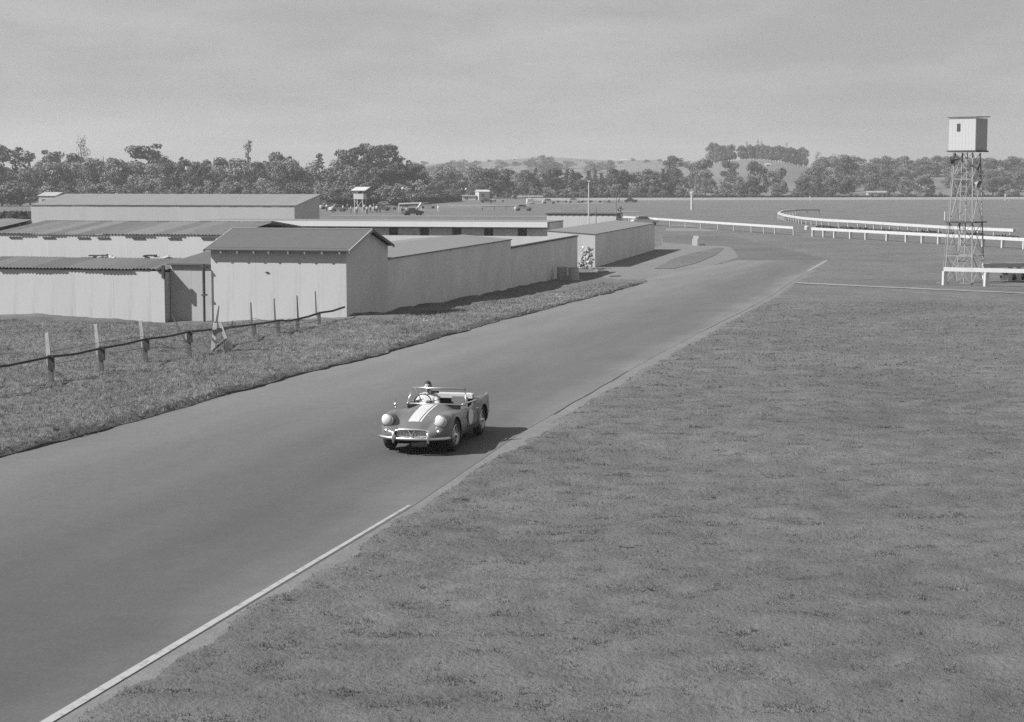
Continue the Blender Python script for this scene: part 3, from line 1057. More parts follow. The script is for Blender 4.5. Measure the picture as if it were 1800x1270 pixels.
# small white building beyond it
A6 = Vector((atY(1083, 186), 186.0, LOW))
z6 = zat(A6.x, A6.y, 379) - A6.z
W6 = abs(along(A6, RT, 961))
t = thing('small_white_shed', 'small white shed with dark eaves behind the corner stable roof', 'shed', A6, RZ)
panels('wall_panel', 'wallw', t, -W6, 0, 0, 0, z6, wd=1.2)
MB().box((-W6 + 0.0, 3.4, 0), (0, 3.5, z6)).build('back_wall', 'wallw', t)
MB().box((-0.1, 0.1, 0), (-0.01, 3.38, z6 - 0.02)).build('end_wall', 'render', t)
MB().box((-W6 + 0.01, 0.1, 0), (-W6 + 0.1, 3.38, z6 - 0.02)).build('end_wall', 'render', t)
MB().bar((-W6 / 2, -0.08, z6 + 0.16), (-W6 / 2, 3.8, z6 + 0.2), W6 + 0.3, 0.10).build('roof', 'roofd', t)
rr = MB().bar((0, -0.07, z6 + 0.06), (0, 3.7, z6 + 0.1), 0.12, 0.12).mesh('rafter', 'opening')
for k in range(12):
    link('rafter', rr, t, (-W6 + 0.3 + k * (W6 - 0.6) / 11, 0, 0))
MB().box((-W6, -0.03, z6 - 0.01), (0, 0.05, z6 + 0.1)).build('eave_board', 'opening', t)


# ------------------------------------------------------------------ trees
def leaf_mesh(name, m, clumps, leaf=0.45, per=90, flat=1.0, seed=0):
    r = np.random.default_rng(seed)
    V, Fc = [], []
    for (cx_, cy_, cz_, rad, sq) in clumps:
        n = int(per * (rad / 1.5) ** 1.6)
        d = r.normal(size=(n, 3))
        d /= np.linalg.norm(d, axis=1)[:, None]
        rr_ = rad * (0.45 + 0.6 * r.random(n) ** 0.5)
        c = np.array([cx_, cy_, cz_]) + d * rr_[:, None] * np.array([1, 1, sq])
        nrm = d + r.normal(size=(n, 3)) * 0.55
        nrm /= np.linalg.norm(nrm, axis=1)[:, None]
        a = np.cross(nrm, r.normal(size=(n, 3)))
        a /= np.linalg.norm(a, axis=1)[:, None]
        b = np.cross(nrm, a)
        s = leaf * (0.55 + 0.9 * r.random(n))[:, None]
        base = len(V)
        q = np.stack([c - a * s, c - b * s * 0.6, c + a * s, c + b * s * 0.6], 1).reshape(-1, 3)
        V.extend(q.tolist())
        Fc.extend([(base + 4 * k, base + 4 * k + 1, base + 4 * k + 2, base + 4 * k + 3) for k in range(n)])
    me = bpy.data.meshes.new(name)
    me.from_pydata(V, [], Fc)
    me.materials.append(MAT[m])
    return me


def tree_proto(kind, seed):
    """unit tree 10 m tall: returns (trunk mesh, crown mesh)"""
    r = random.Random(seed)
    cl = []
    tr = MB()
    if kind == 'round':
        for k in range(26):
            a = r.uniform(0, 6.28)
            h = r.uniform(1.6, 8.8)
            w_ = 3.3 * math.sqrt(max(0.05, 1 - ((h - 5.0) / 4.9) ** 2))
            q = w_ * r.uniform(0.25, 1.0)
            cl.append((q * math.cos(a), q * math.sin(a), h, r.uniform(0.9, 1.6), 0.8))
        m, leaf, per = ('leaf0', 0.26, 150)
    elif kind == 'pale':
        for k in range(22):
            a = r.uniform(0, 6.28)
            h = r.uniform(1.5, 9.2)
            w_ = 2.3 * math.sqrt(max(0.05, 1 - ((h - 5.0) / 5.2) ** 2))
            q = w_ * r.uniform(0.2, 1.0)
            cl.append((q * math.cos(a), q * math.sin(a), h, r.uniform(0.7, 1.3), 1.0))
        m, leaf, per = ('leaf3', 0.22, 130)
    elif kind == 'pine':                       # spreading old conifer: flat tiered clumps, ragged top
        for k in range(30):
            h = r.uniform(1.4, 9.5)
            a = r.uniform(0, 6.28)
            w_ = 4.2 * (1 - abs(h - 6) / 7)
            q = w_ * r.uniform(0.2, 1.0)
            cl.append((q * math.cos(a), q * math.sin(a), h + r.uniform(-.3, .3), r.uniform(0.8, 1.5), 0.55))
        for k in range(22):
            a = r.uniform(0, 6.28)
            cl.append((r.uniform(1, 3.4) * math.cos(a), r.uniform(1, 3.4) * math.sin(a), r.uniform(0.8, 6.0), r.uniform(1.0, 1.6), 0.8))
        m, leaf, per = ('leaf2', 0.24, 160)
    elif kind == 'cone':
        for k in range(26):
            h = 0.9 + 8.6 * (k / 25.0)
            w_ = 2.1 * (1 - (h / 10.4)) + 0.12
            a = k * 2.4
            cl.append((w_ * 0.55 * math.cos(a), w_ * 0.55 * math.sin(a), h, max(0.42, w_ * 0.7), 0.7))
        m, leaf, per = ('leaf2', 0.22, 190)
    elif kind == 'slim':
        for k in range(14):
            h = 2.5 + 7.2 * (k / 13.0)
            cl.append((r.uniform(-.5, .5), r.uniform(-.5, .5), h, r.uniform(0.35, 0.8), 0.9))
        m, leaf, per = ('leaf1', 0.18, 230)
    elif kind == 'thin':                      # sparse tall tree with see-through top
        for k in range(22):
            h = r.uniform(3.2, 9.6)
            a = r.uniform(0, 6.28)
            q = r.uniform(0.2, 1.6)
            cl.append((q * math.cos(a), q * math.sin(a), h, r.uniform(0.5, 0.9), 1.1))
        m, leaf, per = ('leaf3', 0.13, 120)
    else:                                      # bushy
        for k in range(18):
            a = r.uniform(0, 6.28)
            h = r.uniform(0.8, 8.2)
            w_ = 4.4 * math.sqrt(max(0.08, 1 - (h / 9.6) ** 2))
            q = w_ * r.uniform(0.2, 1.0)
            cl.append((q * math.cos(a), q * math.sin(a), h, r.uniform(1.1, 1.8), 0.8))
        m, leaf, per = ('leaf1', 0.28, 140)
    top = 8.5 if kind != 'bush' else 5
    bend = [(0, 0, -0.6), (r.uniform(-.2, .2), r.uniform(-.2, .2), top * .4), (r.uniform(-.3, .3), r.uniform(-.3, .3), top)]
    tr.tube(bend[0], bend[1], 0.34, 0.22, n=7)
    tr.tube(bend[1], bend[2], 0.22, 0.05, n=7)
    for c in cl[::3]:
        hh = max(0.8, c[2] - 1.2)
        tr.tube((bend[1][0] * min(1, hh / 4), bend[1][1] * min(1, hh / 4), hh), (c[0], c[1], c[2]), 0.09, 0.03, n=5)
    return tr.mesh('trunk', 'bark'), leaf_mesh('crown', m, cl, leaf, per, seed=seed)


PROTO = {k: [tree_proto(k, s * 31 + i * 7 + 3) for i in range(3)] for s, k in enumerate(('round', 'pale', 'pine', 'cone', 'slim', 'thin', 'bush'))}
NAMES = dict(round='broadleaf_tree', pale='pale_tree', pine='macrocarpa_tree', cone='conical_tree', slim='slender_tree', thin='sparse_tree', bush='bushy_tree')


MARKS = [(20, 'the left edge dome tree'), (145, 'the tall sparse tree'), (262, 'the flat-topped macrocarpa'), (350, 'the big shed roof middle'), (437, 'the needle-thin tree'), (562, 'the pointed fir'),
         (633, 'the judging hut'), (708, 'the marker pole'), (765, 'the hedge middle'), (848, 'the little white hut'), (955, 'the lone ridge tree'), (1035, 'the tall pale pole'), (1120, 'the far rail car'),
         (1216, 'the furlong post'), (1260, 'the hilltop left clump'), (1292, 'the hilltop gap'), (1330, 'the hill centre'), (1375, 'the hilltop stand end'), (1424, 'the short rail post'), (1483, 'the large ridge tree'), (1542, 'the farm shed'), (1610, 'the open slope'), (1695, 'the lookout tower'), (1767, 'the right edge post')]


def near(px):
    d, nm = min(((px - m), n) for m, n in MARKS if abs(px - m) == min(abs(px - q) for q, _ in MARKS))
    if abs(d) < 6:
        return 'in line with ' + nm
    side = 'left' if d < 0 else 'right'
    return ('just %s of ' if abs(d) < 16 else '%s of ' if abs(d) < 30 else 'well %s of ') % side + nm


def tree(kind, px, Y, top, wide=1.0, label=None, group=None, hilly=False, gz=None):
    """a tree whose top is seen at row top of column px, standing Y metres away"""
    x = atY(px, Y)
    z = gz if gz is not None else (float(hill(x, Y)) if Y > 760 else float(ter(x, Y)))
    h = max(1.5, zat(x, Y, top) - z) * 1.0
    o = thing(NAMES[kind], label, 'tree', (x, Y, z), random.uniform(0, 6.28), group)
    tm, cm = random.choice(PROTO[kind])
    s = h / 10.0
    ws = s * wide
    for nm, me in (('trunk', tm), ('crown', cm)):
        p = link(nm, me, o)
        p.scale = (ws, ws, s)
    return o


# the high belt behind the sheds, skyline trees one by one
SKY = [('round', -20, 640, 250, 1.1, 'broad dark tree on the skyline, cut by the left edge'),
       ('round', 28, 630, 251, 1.15, 'broad domed dark tree second from the left edge of the belt'),
       ('bush', 62, 600, 274, 1.0, 'low rounded tree right of the domed tree at the left end'),
       ('pine', 88, 650, 262, 0.8, 'flat topped tree left of the sparse pale-topped tree'),
       ('thin', 145, 660, 238, 0.75, 'tall sparse pale tree rising above the left part of the belt'),
       ('round', 128, 620, 268, 0.9, 'dense dark tree at the foot of the tall sparse tree'),
       ('pine', 184, 640, 260, 0.95, 'ragged dark tree right of the tall sparse tree'),
       ('bush', 215, 610, 272, 0.9, 'dense tree left of the spreading flat-topped macrocarpa'),
       ('pine', 262, 640, 251, 1.15, 'spreading flat-topped macrocarpa on the left skyline'),
       ('round', 285, 620, 272, 0.8, 'rounded tree against the right side of the flat-topped macrocarpa'),
       ('cone', 320, 640, 274, 1.0, 'pointed tree in the dip right of the flat-topped macrocarpa'),
       ('round', 352, 650, 275, 0.9, 'even dark tree above the middle of the big shed roof'),
       ('round', 384, 640, 275, 0.9, 'round crowned tree left of the needle-thin tree'),
       ('round', 412, 650, 277, 0.8, 'dark tree touching the needle-thin tree on its left'),
       ('slim', 437, 660, 249, 0.75, 'needle-thin tree standing alone above the belt skyline'),
       ('pale', 455, 620, 282, 0.9, 'pale tree at the foot of the needle-thin tree'),
       ('round', 490, 640, 266, 1.0, 'big rounded tree between the needle-thin tree and the pointed fir'),
       ('round', 520, 650, 280, 0.8, 'lower dark tree left of the pointed fir'),
       ('cone', 562, 640, 267, 1.25, 'pointed dark fir left of the huge macrocarpa'),
       ('pale', 590, 660, 278, 0.9, 'pale feathery tree between fir and huge macrocarpa'),
       ('pine', 618, 630, 257, 0.95, 'left top of the huge macrocarpa clump, behind the judging hut'),
       ('pine', 650, 640, 250, 1.1, 'huge dark macrocarpa, tallest of the clump behind the judging hut'),
       ('pine', 680, 635, 253, 0.95, 'right top of the huge macrocarpa clump'),
       ('round', 708, 640, 276, 0.9, 'sloping dark shoulder tree right of the huge macrocarpa'),
       ('round', 726, 670, 284, 0.8, 'dark tree where the high belt drops to the low belt')]
for k, px, Y, top, wd, lab in SKY:
    tree(k, px, Y, top + 1, wd * 1.05, lab)
gA = 'trees of the belt behind the sheds'
for px in range(-30, 735, 14):
    k = random.choice(['round', 'bush', 'bush', 'pale', 'round', 'pine', 'pale'])
    px = px + random.uniform(-5, 5)
    tree(k, px, random.uniform(560, 610), random.uniform(277, 296), random.uniform(0.9, 1.25),
         {'round': 'dark broadleaf', 'bush': 'bushy tree', 'pale': 'pale tree', 'pine': 'spreading conifer'}[k] + ' in the crowded tree belt, ' + near(px), gA)
for px in range(-30, 740, 21):
    k = random.choice(['bush', 'pale', 'bush'])
    tree(k, px + random.uniform(-8, 8), random.uniform(470, 520), random.uniform(312, 328), random.uniform(1.2, 1.7),
         {'bush': 'low dark bush', 'pale': 'low pale bush'}[k] + ' at the tree belt foot, ' + near(px), 'bushes along the foot of the tree belt')
# low middle belt
gB = 'trees of the low belt beyond the course'
for px in range(735, 1200, 13):
    spiky = px > 930
    k = random.choice(['cone', 'pine', 'cone', 'round']) if spiky else random.choice(['round', 'bush', 'round', 'pale'])
    tp = random.uniform(293, 306) if px > 915 else random.uniform(288, 300)
    tree(k, px + random.uniform(-4, 4), random.uniform(700, 745), tp, random.uniform(0.9, 1.3) * (1.25 if k == 'cone' else 1),
         {'cone': 'pointed conifer', 'pine': 'ragged conifer', 'round': 'rounded dark tree', 'bush': 'bushy tree', 'pale': 'pale tree'}[k] + ' in the low far belt, ' + near(px), gB)
for px in list(range(735, 1190, 19)) + list(range(1195, 1810, 33)):
    k = random.choice(['bush', 'pale', 'bush', 'round'])
    tree(k, px + random.uniform(-6, 6), random.uniform(655, 690), random.uniform(318, 334) + (5 if px > 1190 else 0), random.uniform(1.0, 1.5),
         {'bush': 'low bushy tree', 'pale': 'low pale tree', 'round': 'low rounded tree'}[k] + ' close behind the far rail, ' + near(px), 'low trees behind the far rail')
for k, px, Y, top, wd, lab in [
        ('pine', 875, 690, 286, 1.4, 'spreading dark tree behind the little white hut'),
        ('round', 955, 1500, 270, 1.6, 'lone domed tree on the far skyline ridge'),
        ('round', 1160, 690, 297, 1.3, 'large dark tree at the right end of the conifer row'),
        ('round', 1183, 1000, 273.5, 1.3, 'dome shaped tree on the slope left of the pine-topped hill'),
        ('round', 1231, 850, 277, 1.1, 'big round tree on the lower left flank of the hill'),
        ('round', 1283, 900, 281, 1.2, 'round tree in mid slope below the left pines'),
        ('round', 1330, 800, 282, 0.9, 'tall dark tree in mid slope below the hilltop pines'),
        ('bush', 1365, 850, 288, 1.2, 'wide dark tree right of the tall mid slope tree'),
        ('pale', 1300, 740, 308, 1.2, 'pale round tree low under the mid slope trees'),
        ('cone', 1438, 780, 303, 1.3, 'pointed grey tree on the pale field edge'),
        ('round', 1410, 760, 310, 1.1, 'dark tree left of the pointed grey tree on the field edge'),
        ('round', 1483, 900, 275.5, 1.15, 'large dark tree on the ridge right of the hilltop pines'),
        ('thin', 1436, 1150, 266, 1.4, 'thin airy tree on the ridge just right of the hilltop pines'),
        ('pale', 1468, 1050, 270, 1.1, 'pale skyline tree before the large ridge tree'),
        ('bush', 1425, 900, 285, 1.2, 'dark tree below the airy ridge tree')]:
    tree(k, px, Y, top, wd, lab)
gC = 'trees on the wooded slope at the right'
for j in range(58):
    px = random.uniform(1480, 1840)
    Y = random.uniform(780, 1120)
    row = 276 + (1120 - Y) / 340 * 34 + random.uniform(-2, 5)
    k = random.choice(['round', 'bush', 'bush', 'round', 'pale'])
    tree(k, px, Y, row, random.uniform(1.1, 1.6),
         {'round': 'rounded dark tree', 'bush': 'bushy tree', 'pale': 'paler tree'}[k] + (' high' if Y > 1010 else ' midway' if Y > 890 else ' low') + ' on wooded slope, ' + near(px), gC)
for j in range(20):
    px = random.uniform(1190, 1500)
    Y = random.uniform(775, 860)
    k = random.choice(['round', 'bush', 'pale'])
    tree(k, px, Y, random.uniform(306, 322), random.uniform(1.0, 1.4),
         {'round': 'rounded dark tree', 'bush': 'bushy tree', 'pale': 'pale tree'}[k] + ' at the foot of the hill, ' + near(px), 'scattered trees at the foot of the hill')
for j in range(34):
    px = 1436 + j * 12 + random.uniform(-4, 4)
    Y = random.uniform(1040, 1120)
    k = random.choice(['round', 'bush', 'round'])
    tree(k, px, Y, random.uniform(272, 280), random.uniform(1.2, 1.6), {'round': 'rounded dark tree', 'bush': 'bushy tree'}[k] + ' on right skyline, ' + near(px), 'skyline trees right of the hill')
ORD = 'first second third fourth fifth sixth seventh eighth ninth tenth eleventh twelfth thirteenth fourteenth fifteenth sixteenth seventeenth eighteenth nineteenth twentieth'.split()
ORD += ['twenty-' + k for k in ORD[:9]] + ['thirtieth'] + ['thirty-' + k for k in ORD[:9]]
# stand of pines on the hill top
j0 = 0
for j in range(34):
    px = 1252 + j * 4.9
    if 1287 < px < 1297:
        j0 += 1
        continue
    j -= j0
    Y = random.uniform(1195, 1235)
    top = (253 if px < 1290 else 256) + random.uniform(-3, 3) + (3 if px > 1370 else 0)
    tree('round', px, Y, top, 0.8, (ORD[j] + ' dark pine from the left in the hilltop stand'), 'pines in the stand on the hill top')
for px, top in ((1312, 247), (1330, 245), (1338, 247), (1380, 250)):
    tree('thin', px, 1225, top, 0.7, ['thin treetop leftmost above the hilltop pines', 'thin treetop second above the hilltop pines', 'thin treetop close right of the second above the pines', 'thin treetop farthest right above the hilltop pines'][[1312, 1330, 1338, 1380].index(px)], 'thin treetops above the pine stand')
for px in list(range(745, 1240, 23)):
    tree('bush', px, random.uniform(1500, 1900), random.uniform(277.5, 282), 2.0, 'tiny far tree on the distant ridge, ' + near(px), 'far trees on the distant ridge')


def hedge(name, p0, p1, wd, ht, label, cell=0.5, dens=26, m='hedge', leaf=0.16):
    """clipped hedge as leaves over a solid core"""
    L = (p1 - p0).length
    d = (p1 - p0).normalized()
    s = Vector((-d.y, d.x, 0))
    r = np.random.default_rng(int(L * 10))
    n = int(min(12000, L * dens))
    V, Fc = [], []
    for k in range(n):
        t_ = r.random() * L
        hh = ht * (0.85 + 0.2 * math.sin(t_ * 0.9) * math.sin(t_ * 0.23 + 1))
        side = r.random()
        if side < 0.5:
            off, z_ = (-wd / 2 if side < 0.35 else wd / 2) + r.normal() * 0.08, r.random() * hh
        else:
            off, z_ = (r.random() - 0.5) * wd, hh + r.normal() * 0.07
        c = np.array(p0[:]) + np.array(d[:]) * t_ + np.array(s[:]) * off + np.array([0, 0, z_])
        a = r.normal(size=3)
        b = r.normal(size=3)
        a *= leaf * 2 / np.linalg.norm(a)
        b *= leaf * 1.3 / np.linalg.norm(b)
        i = len(V)
        V += [tuple(c - a), tuple(c - b), tuple(c + a), tuple(c + b)]
        Fc.append((i, i + 1, i + 2, i + 3))
    mb = MB()
    mb.bar(p0 + Vector((0, 0, ht * 0.42)), p1 + Vector((0, 0, ht * 0.42)), wd * 0.85, ht * 0.84)
    b0 = len(mb.v)
    mb.v += V
    mb.f += [tuple(b0 + q for q in f_) for f_ in Fc]
    mb.m += [0] * len(Fc)
    me = bpy.data.meshes.new(name)
    me.from_pydata([(Vector(v) - p0)[:] for v in mb.v], [], mb.f)
    me.materials.append(MAT[m])
    o = link(name, me, None, p0)
    return tag(o, label, 'hedge')


hedge('hedge', P(568, 366), P(700, 361), 2.2, 2.4, 'dark clipped hedge behind the judging hut crowd', leaf=0.22)
hedge('hedge', P(690, 363), P(806, 354), 2.4, 2.3, 'dark hedge running right from the judging hut to the white hut', leaf=0.22)
hedge('hedge', P(-60, 391), P(70, 391), 2.0, 1.9, 'dark hedge at the left edge beside the big iron shed', leaf=0.2)
hedge('hedge', P(955, 351.3), P(1900, 351.3), 2.5, 1.6, 'long low dark hedge just behind the far white rail', dens=22, leaf=0.25)
hx = lambda px, Y: Vector((atY(px, Y), Y, float(hill(atY(px, Y), Y))))
for k, (a, b, Y, lab) in enumerate([(735, 865, 1350, 'hedgerow across the far field left of the lone domed tree'), (1020, 1110, 1300, 'hedgerow crossing the far fields above the conifer row'),
                                (1175, 1240, 950, 'dark hedgerow below the dome shaped tree')]):
    hedge('hedge', hx(a, Y), hx(b, Y), 5, 4, lab, leaf=0.6, dens=18)
# clipped bush by the small white shed
x_ = atY(1090, 187)
tr_ = MB().tube((0, 0, 0), (0, 0, 1.2), 0.08, n=6).mesh('trunk', 'bark')
o = thing('clipped_cypress', 'small dark column shaped cypress at the right end of the small white shed', 'tree', (x_, 187, LOW))
link('trunk', tr_, o)
h_ = zat(x_, 187, 364) + 1.4
link('crown', leaf_mesh('crown', 'leaf1', [(0, 0, 0.5 + k * (h_ - 0.75) / 5, 0.42 - 0.03 * k, 1.1) for k in range(6)], 0.07, 900, seed=5), o)


# ------------------------------------------------------------------ rails
def running_rail(name, pts, label, posts, ht=1.1, wd=0.14, th=0.12, pw=0.14, group=None, m='rail'):
    """white racecourse rail: one top rail and its posts"""
    p0 = pts[0]
    t = thing(name, label, 'rail fence', p0, 0, group)
    mb = MB()
    for a, b in zip(pts[:-1], pts[1:]):
        a2, b2 = a - p0 + Vector((0, 0, ht)), b - p0 + Vector((0, 0, ht))
        d = (b2 - a2).normalized()
        mb.bar(a2 - d * 0.04, b2 + d * 0.04, wd, th)
    mb.build('top_rail', m, t)
    if isinstance(posts, (int, float)):
        ps = []
        acc = 0
        for a, b in zip(pts[:-1], pts[1:]):
            L = (b - a).length
            s = -acc % posts if acc else 0
            while s < L:
                ps.append(a + (b - a) * s / L)
                s += posts
            acc += L
    else:
        ps = posts
    me = MB().box((-pw / 2, -pw / 2, -0.1), (pw / 2, pw / 2, ht - th / 2)).mesh('post', m)
    if len(ps) <= 60:
        for p in ps:
            o = link('post', me, t, p - p0)
            o.rotation_euler = (random.uniform(-.02, .02), random.uniform(-.02, .02), 0.25)
    else:
        mb = MB()
        for p in ps:
            q = p - p0
            mb.box((q.x - pw / 2, q.y - pw / 2, -0.1), (q.x + pw / 2, q.y + pw / 2, ht - th / 2))
        o = mb.build('posts', m, t)
        o['kind'] = 'stuff'
    return t


def onl(a, b, px):
    d = (b - a).normalized()
    return a + d * along(a, d, px)


a, b = P(1095, 392.5), P(1395, 415)
running_rail('white_rail', [a, b], 'long white rail ending at the track crossing, behind the corner stable', [onl(a, b, px) for px in (1395, 1362, 1343, 1321, 1290, 1262, 1232, 1205, 1178, 1152, 1128, 1106)], ht=1.02, th=0.30, wd=0.2)
a, b = P(1428, 417), P(1860, 443)
running_rail('white_rail', [a, b], 'white post rail along the far side of the road bend, starting at the crossing', [onl(a, b, px) for px in (1429, 1448, 1467, 1495, 1522, 1559, 1593, 1621, 1650, 1689, 1728, 1762, 1800, 1838)], ht=1.02, th=0.32, pw=0.26, wd=0.3)
pts = [P(*p) for p in [(1440, 378), (1400, 378.5), (1376, 381), (1368, 385), (1380, 389.5), (1410, 395), (1450, 399), (1510, 402.5), (1580, 408), (1680, 415), (1782, 420)]]
running_rail('curved_rail', pts, 'curving white inner rail beside the sand track, behind the road bend rail', 3.2, ht=1.0, wd=0.3, th=0.36)
a, b = P(1660, 503), P(1860, 509)
running_rail('white_rail', [a, b], 'near white rail in front of the lookout tower foot', [onl(a, b, px) for px in (1660, 1733, 1806)], ht=1.1, th=0.26, pw=0.26, wd=0.2)
a, b = P(1728, 497), P(1880, 493.5)
running_rail('white_rail', [a, b], 'short white rail behind the near one at the right edge', [onl(a, b, px) for px in (1730, 1775, 1791, 1830)], ht=1.15, th=0.28, pw=0.22, wd=0.25)
running_rail('far_rail', [P(926, 359), P(934, 357), P(1900, 354.3)], 'long white far rail across the course in front of the dark hedge', 5.0, ht=1.1, wd=0.4, th=0.8, pw=0.3, m='railwhite')
running_rail('distant_rail', [P(770, 371), P(848, 370.5)], 'short white rail in the middle of the course right of the white trailer frame', 3.0, ht=0.9, wd=0.3, th=0.5, m='railwhite')
running_rail('distant_rail', [P(848, 370.5), P(905, 369.5)], 'faint white rail leading to the lone white car in the course', 4.0, ht=0.9, wd=0.15, th=0.12, m='path')
running_rail('distant_rail', [P(900, 350.5), P(1030, 350.5)], 'faint white rail at the foot of the middle trees', 5.0, ht=1.1, wd=0.3, th=0.55, m='rail')
hedge('low_hedge', P(1440, 404), P(1790, 424), 0.8, 0.45, 'low dark strip of growth along the curving inner rail', dens=30, leaf=0.12)

# ------------------------------------------------------------------ lookout tower
TB = P(1695, 499)
TY = R(-38)
sc_ = 25.4
ht_box0 = zat(TB.x, TB.y, 265) - TB.z
ht_box1 = zat(TB.x, TB.y, 209) - TB.z
t = thing('lookout_tower', 'tall steel lattice tower carrying a white box cabin, right side', 'tower', TB, TY)
b0, b1 = 0.98, 0.62
zt = ht_box0 - 0.15
cor = [(-1, -1), (1, -1), (1, 1), (-1, 1)]


def tp(c, z):
    k = b0 + (b1 - b0) * z / zt
    return Vector((c[0] * k, c[1] * k, z))


for c in cor:
    MB().bar(tp(c, -0.1), tp(c, zt), 0.065, 0.065).build('leg', 'steel', t)
lv = [0.0, 1.9, 4.1, 7.0, zt]
for i in range(len(lv) - 1):
    for k in range(4):
        c, d = cor[k], cor[(k + 1) % 4]
        mb = MB()
        mb.bar(tp(c, lv[i]), tp(d, lv[i + 1]), 0.024, 0.024)
        mb.build('brace', 'steel', t)
        mb = MB()
        mb.bar(tp(d, lv[i]) * 1.0 + Vector((0, 0, 0.0)), tp(c, lv[i + 1]), 0.028, 0.03)
        mb.build('brace', 'steel', t)
        if 0 < i:
            MB().bar(tp(c, lv[i]), tp(d, lv[i]), 0.045, 0.05).build('cross_bar', 'steel', t)
MB().box((-1.05, -1.05, 4.1), (1.05, 1.05, 4.17)).build('platform', 'timberd', t)
lad = MB()
for s in (-0.2, 0.2):
    lad.bar((s, -0.55, 0), (s * 0.9, -0.45, zt), 0.05, 0.05)
for k in range(28):
    z_ = 0.3 + k * 0.31
    lad.bar((-0.2, -0.55 + 0.1 * z_ / zt, z_), (0.2, -0.55 + 0.1 * z_ / zt, z_), 0.025, 0.025)
lad.build('ladder', 'steel', t)
MB().bar((-1.15, -1.0, 0), tp((-1, -1), zt) + Vector((-0.1, 0, 0)), 0.03, 0.03).build('guy_wire', 'steel', t)
cb = 0.93
z0_, z1_ = ht_box0, ht_box1
bd = MB().box((0, -0.02, 0), (2 * cb / 8 - 0.006, 0.02, z1_ - z0_)).mesh('board', 'white')
c_ = thing  # noqa
core = MB().box((-cb + .02, -cb + .02, z0_), (cb - .02, cb - .02, z1_)).build('cabin', 'white', t)
for side in range(4):
    for k in range(8):
        o = link('board', bd, core)
        a = side * math.pi / 2
        lx = -cb + k * 2 * cb / 8 + 0.003
        v = Matrix.Rotation(a, 3, 'Z') @ Vector((lx, -cb, 0))
        o.location = (v.x, v.y, z0_)
        o.rotation_euler = (0, 0, a)
MB().box((-cb - 0.1, -cb - 0.1, z0_ - 0.1), (cb + 0.1, cb + 0.1, z0_ - 0.003)).build('cabin_floor', 'timberd', t)
mb = MB()
mb.bar((0, -cb - 0.10, z1_ + 0.07), (0, cb + 0.2, z1_ + 0.13), 2 * cb + 0.22, 0.06)
mb.build('roof', 'roofd', t)
MB().box((cb + 0.004 - 2 * cb + 0.55 - .0, -cb - 0.05, z1_ - 0.85), (-cb + 0.78, -cb - 0.021, z1_ - 0.35)).build('hatch', 'opening', t)
for k, (z_, a_, sx) in enumerate([(6.75, R(-10), 0.75), (8.35, R(200), -0.45), (7.9, R(20), 0.65)]):
    hp = Vector((sx, -0.65, z_))
    d = Vector((math.cos(a_), math.sin(a_) * 0.6, -0.25)).normalized()
    MB().tube(hp - d * 0.15, hp + d * 0.12, 0.09, 0.10, n=12).build('loudspeaker_driver', 'darkmetal', t)
    MB().tube(hp + d * 0.12, hp + d * 0.42, 0.08, 0.27, n=16, caps=False).build('loudspeaker_horn', 'darkmetal' if k else 'steel', t)
MB().box((-1.3, -1.6, 0.0), (-0.6, -1.1, 0.12)).build('footing', 'dirt', t)
MB().box((0.3, -1.5, 0.0), (1.1, -1.1, 0.14)).build('footing', 'dirt', t)
tag(hedge('low_shrub', P(1766, 494), P(1806, 493), 0.8, 0.5, 'x', dens=140, leaf=0.10), 'dark low shrub under the short rail at the right edge', 'shrub')

# ------------------------------------------------------------------ poles
def pole(name, px, Y, top, r, label, cat='pole', m='rail', base=LOW):
    x = atY(px, Y)
    t = thing(name, label, cat, (x, Y, base))
    h = zat(x, Y, top) - base
    MB().tube((0, 0, -0.2), (0, 0, h), r, r * 0.8, n=8).build('shaft', m, t)
    return t, h


t, h = pole('radio_mast', 1034.5, 180, 318, 0.075, 'tall pale pole rising behind the corner stable roof', 'mast')
dxx = (1083 - 1034.5) / F * 180
MB().bar((0, 0, h - 0.08), (dxx, 0, h - 0.02), 0.03, 0.03).build('aerial_wire', 'path', t)
MB().bar((0, 0, h - 0.25), (dxx * 0.5, 0, h - 0.1), 0.02, 0.02).build('aerial_wire', 'path', t)
MB().box((-0.14, -0.1, h - 0.12), (0.14, 0.1, h + 0.04)).build('cap', 'rail', t)
MB().tube((0, 0, h * 0.45), (-1.3, 0.5, 1.6), 0.012, n=4).build('stay', 'steel', t)
t, h = pole('radio_mast', 1083, 180.1, 319, 0.035, 'thin grey pole holding the far end of the aerial wire', 'mast', 'timber')
t, h = pole('stay_pole', 1047.5, 183, 364, 0.045, 'thin dark pole close right of the tall pale pole', 'pole', 'timber')
for px, tpx, bpx, r_, lab in ((1216, 338, 369.5, 0.30, 'thick white furlong post standing alone in the middle of the course'),):
    q = P(px, bpx)
    t = thing('furlong_post', lab, 'post', q)
    h = zat(q.x, q.y, tpx) - q.z
    MB().tube((0, 0, -0.1), (0, 0, h), r_, r_ * 0.85, n=12).build('shaft', 'rail', t)
    MB().lathe([(r_ * 1.0, h - 0.5), (r_ * 1.25, h - 0.4), (r_ * 1.1, h - 0.02), (0, h + 0.1)], n=12).build('cap', 'rail', t)
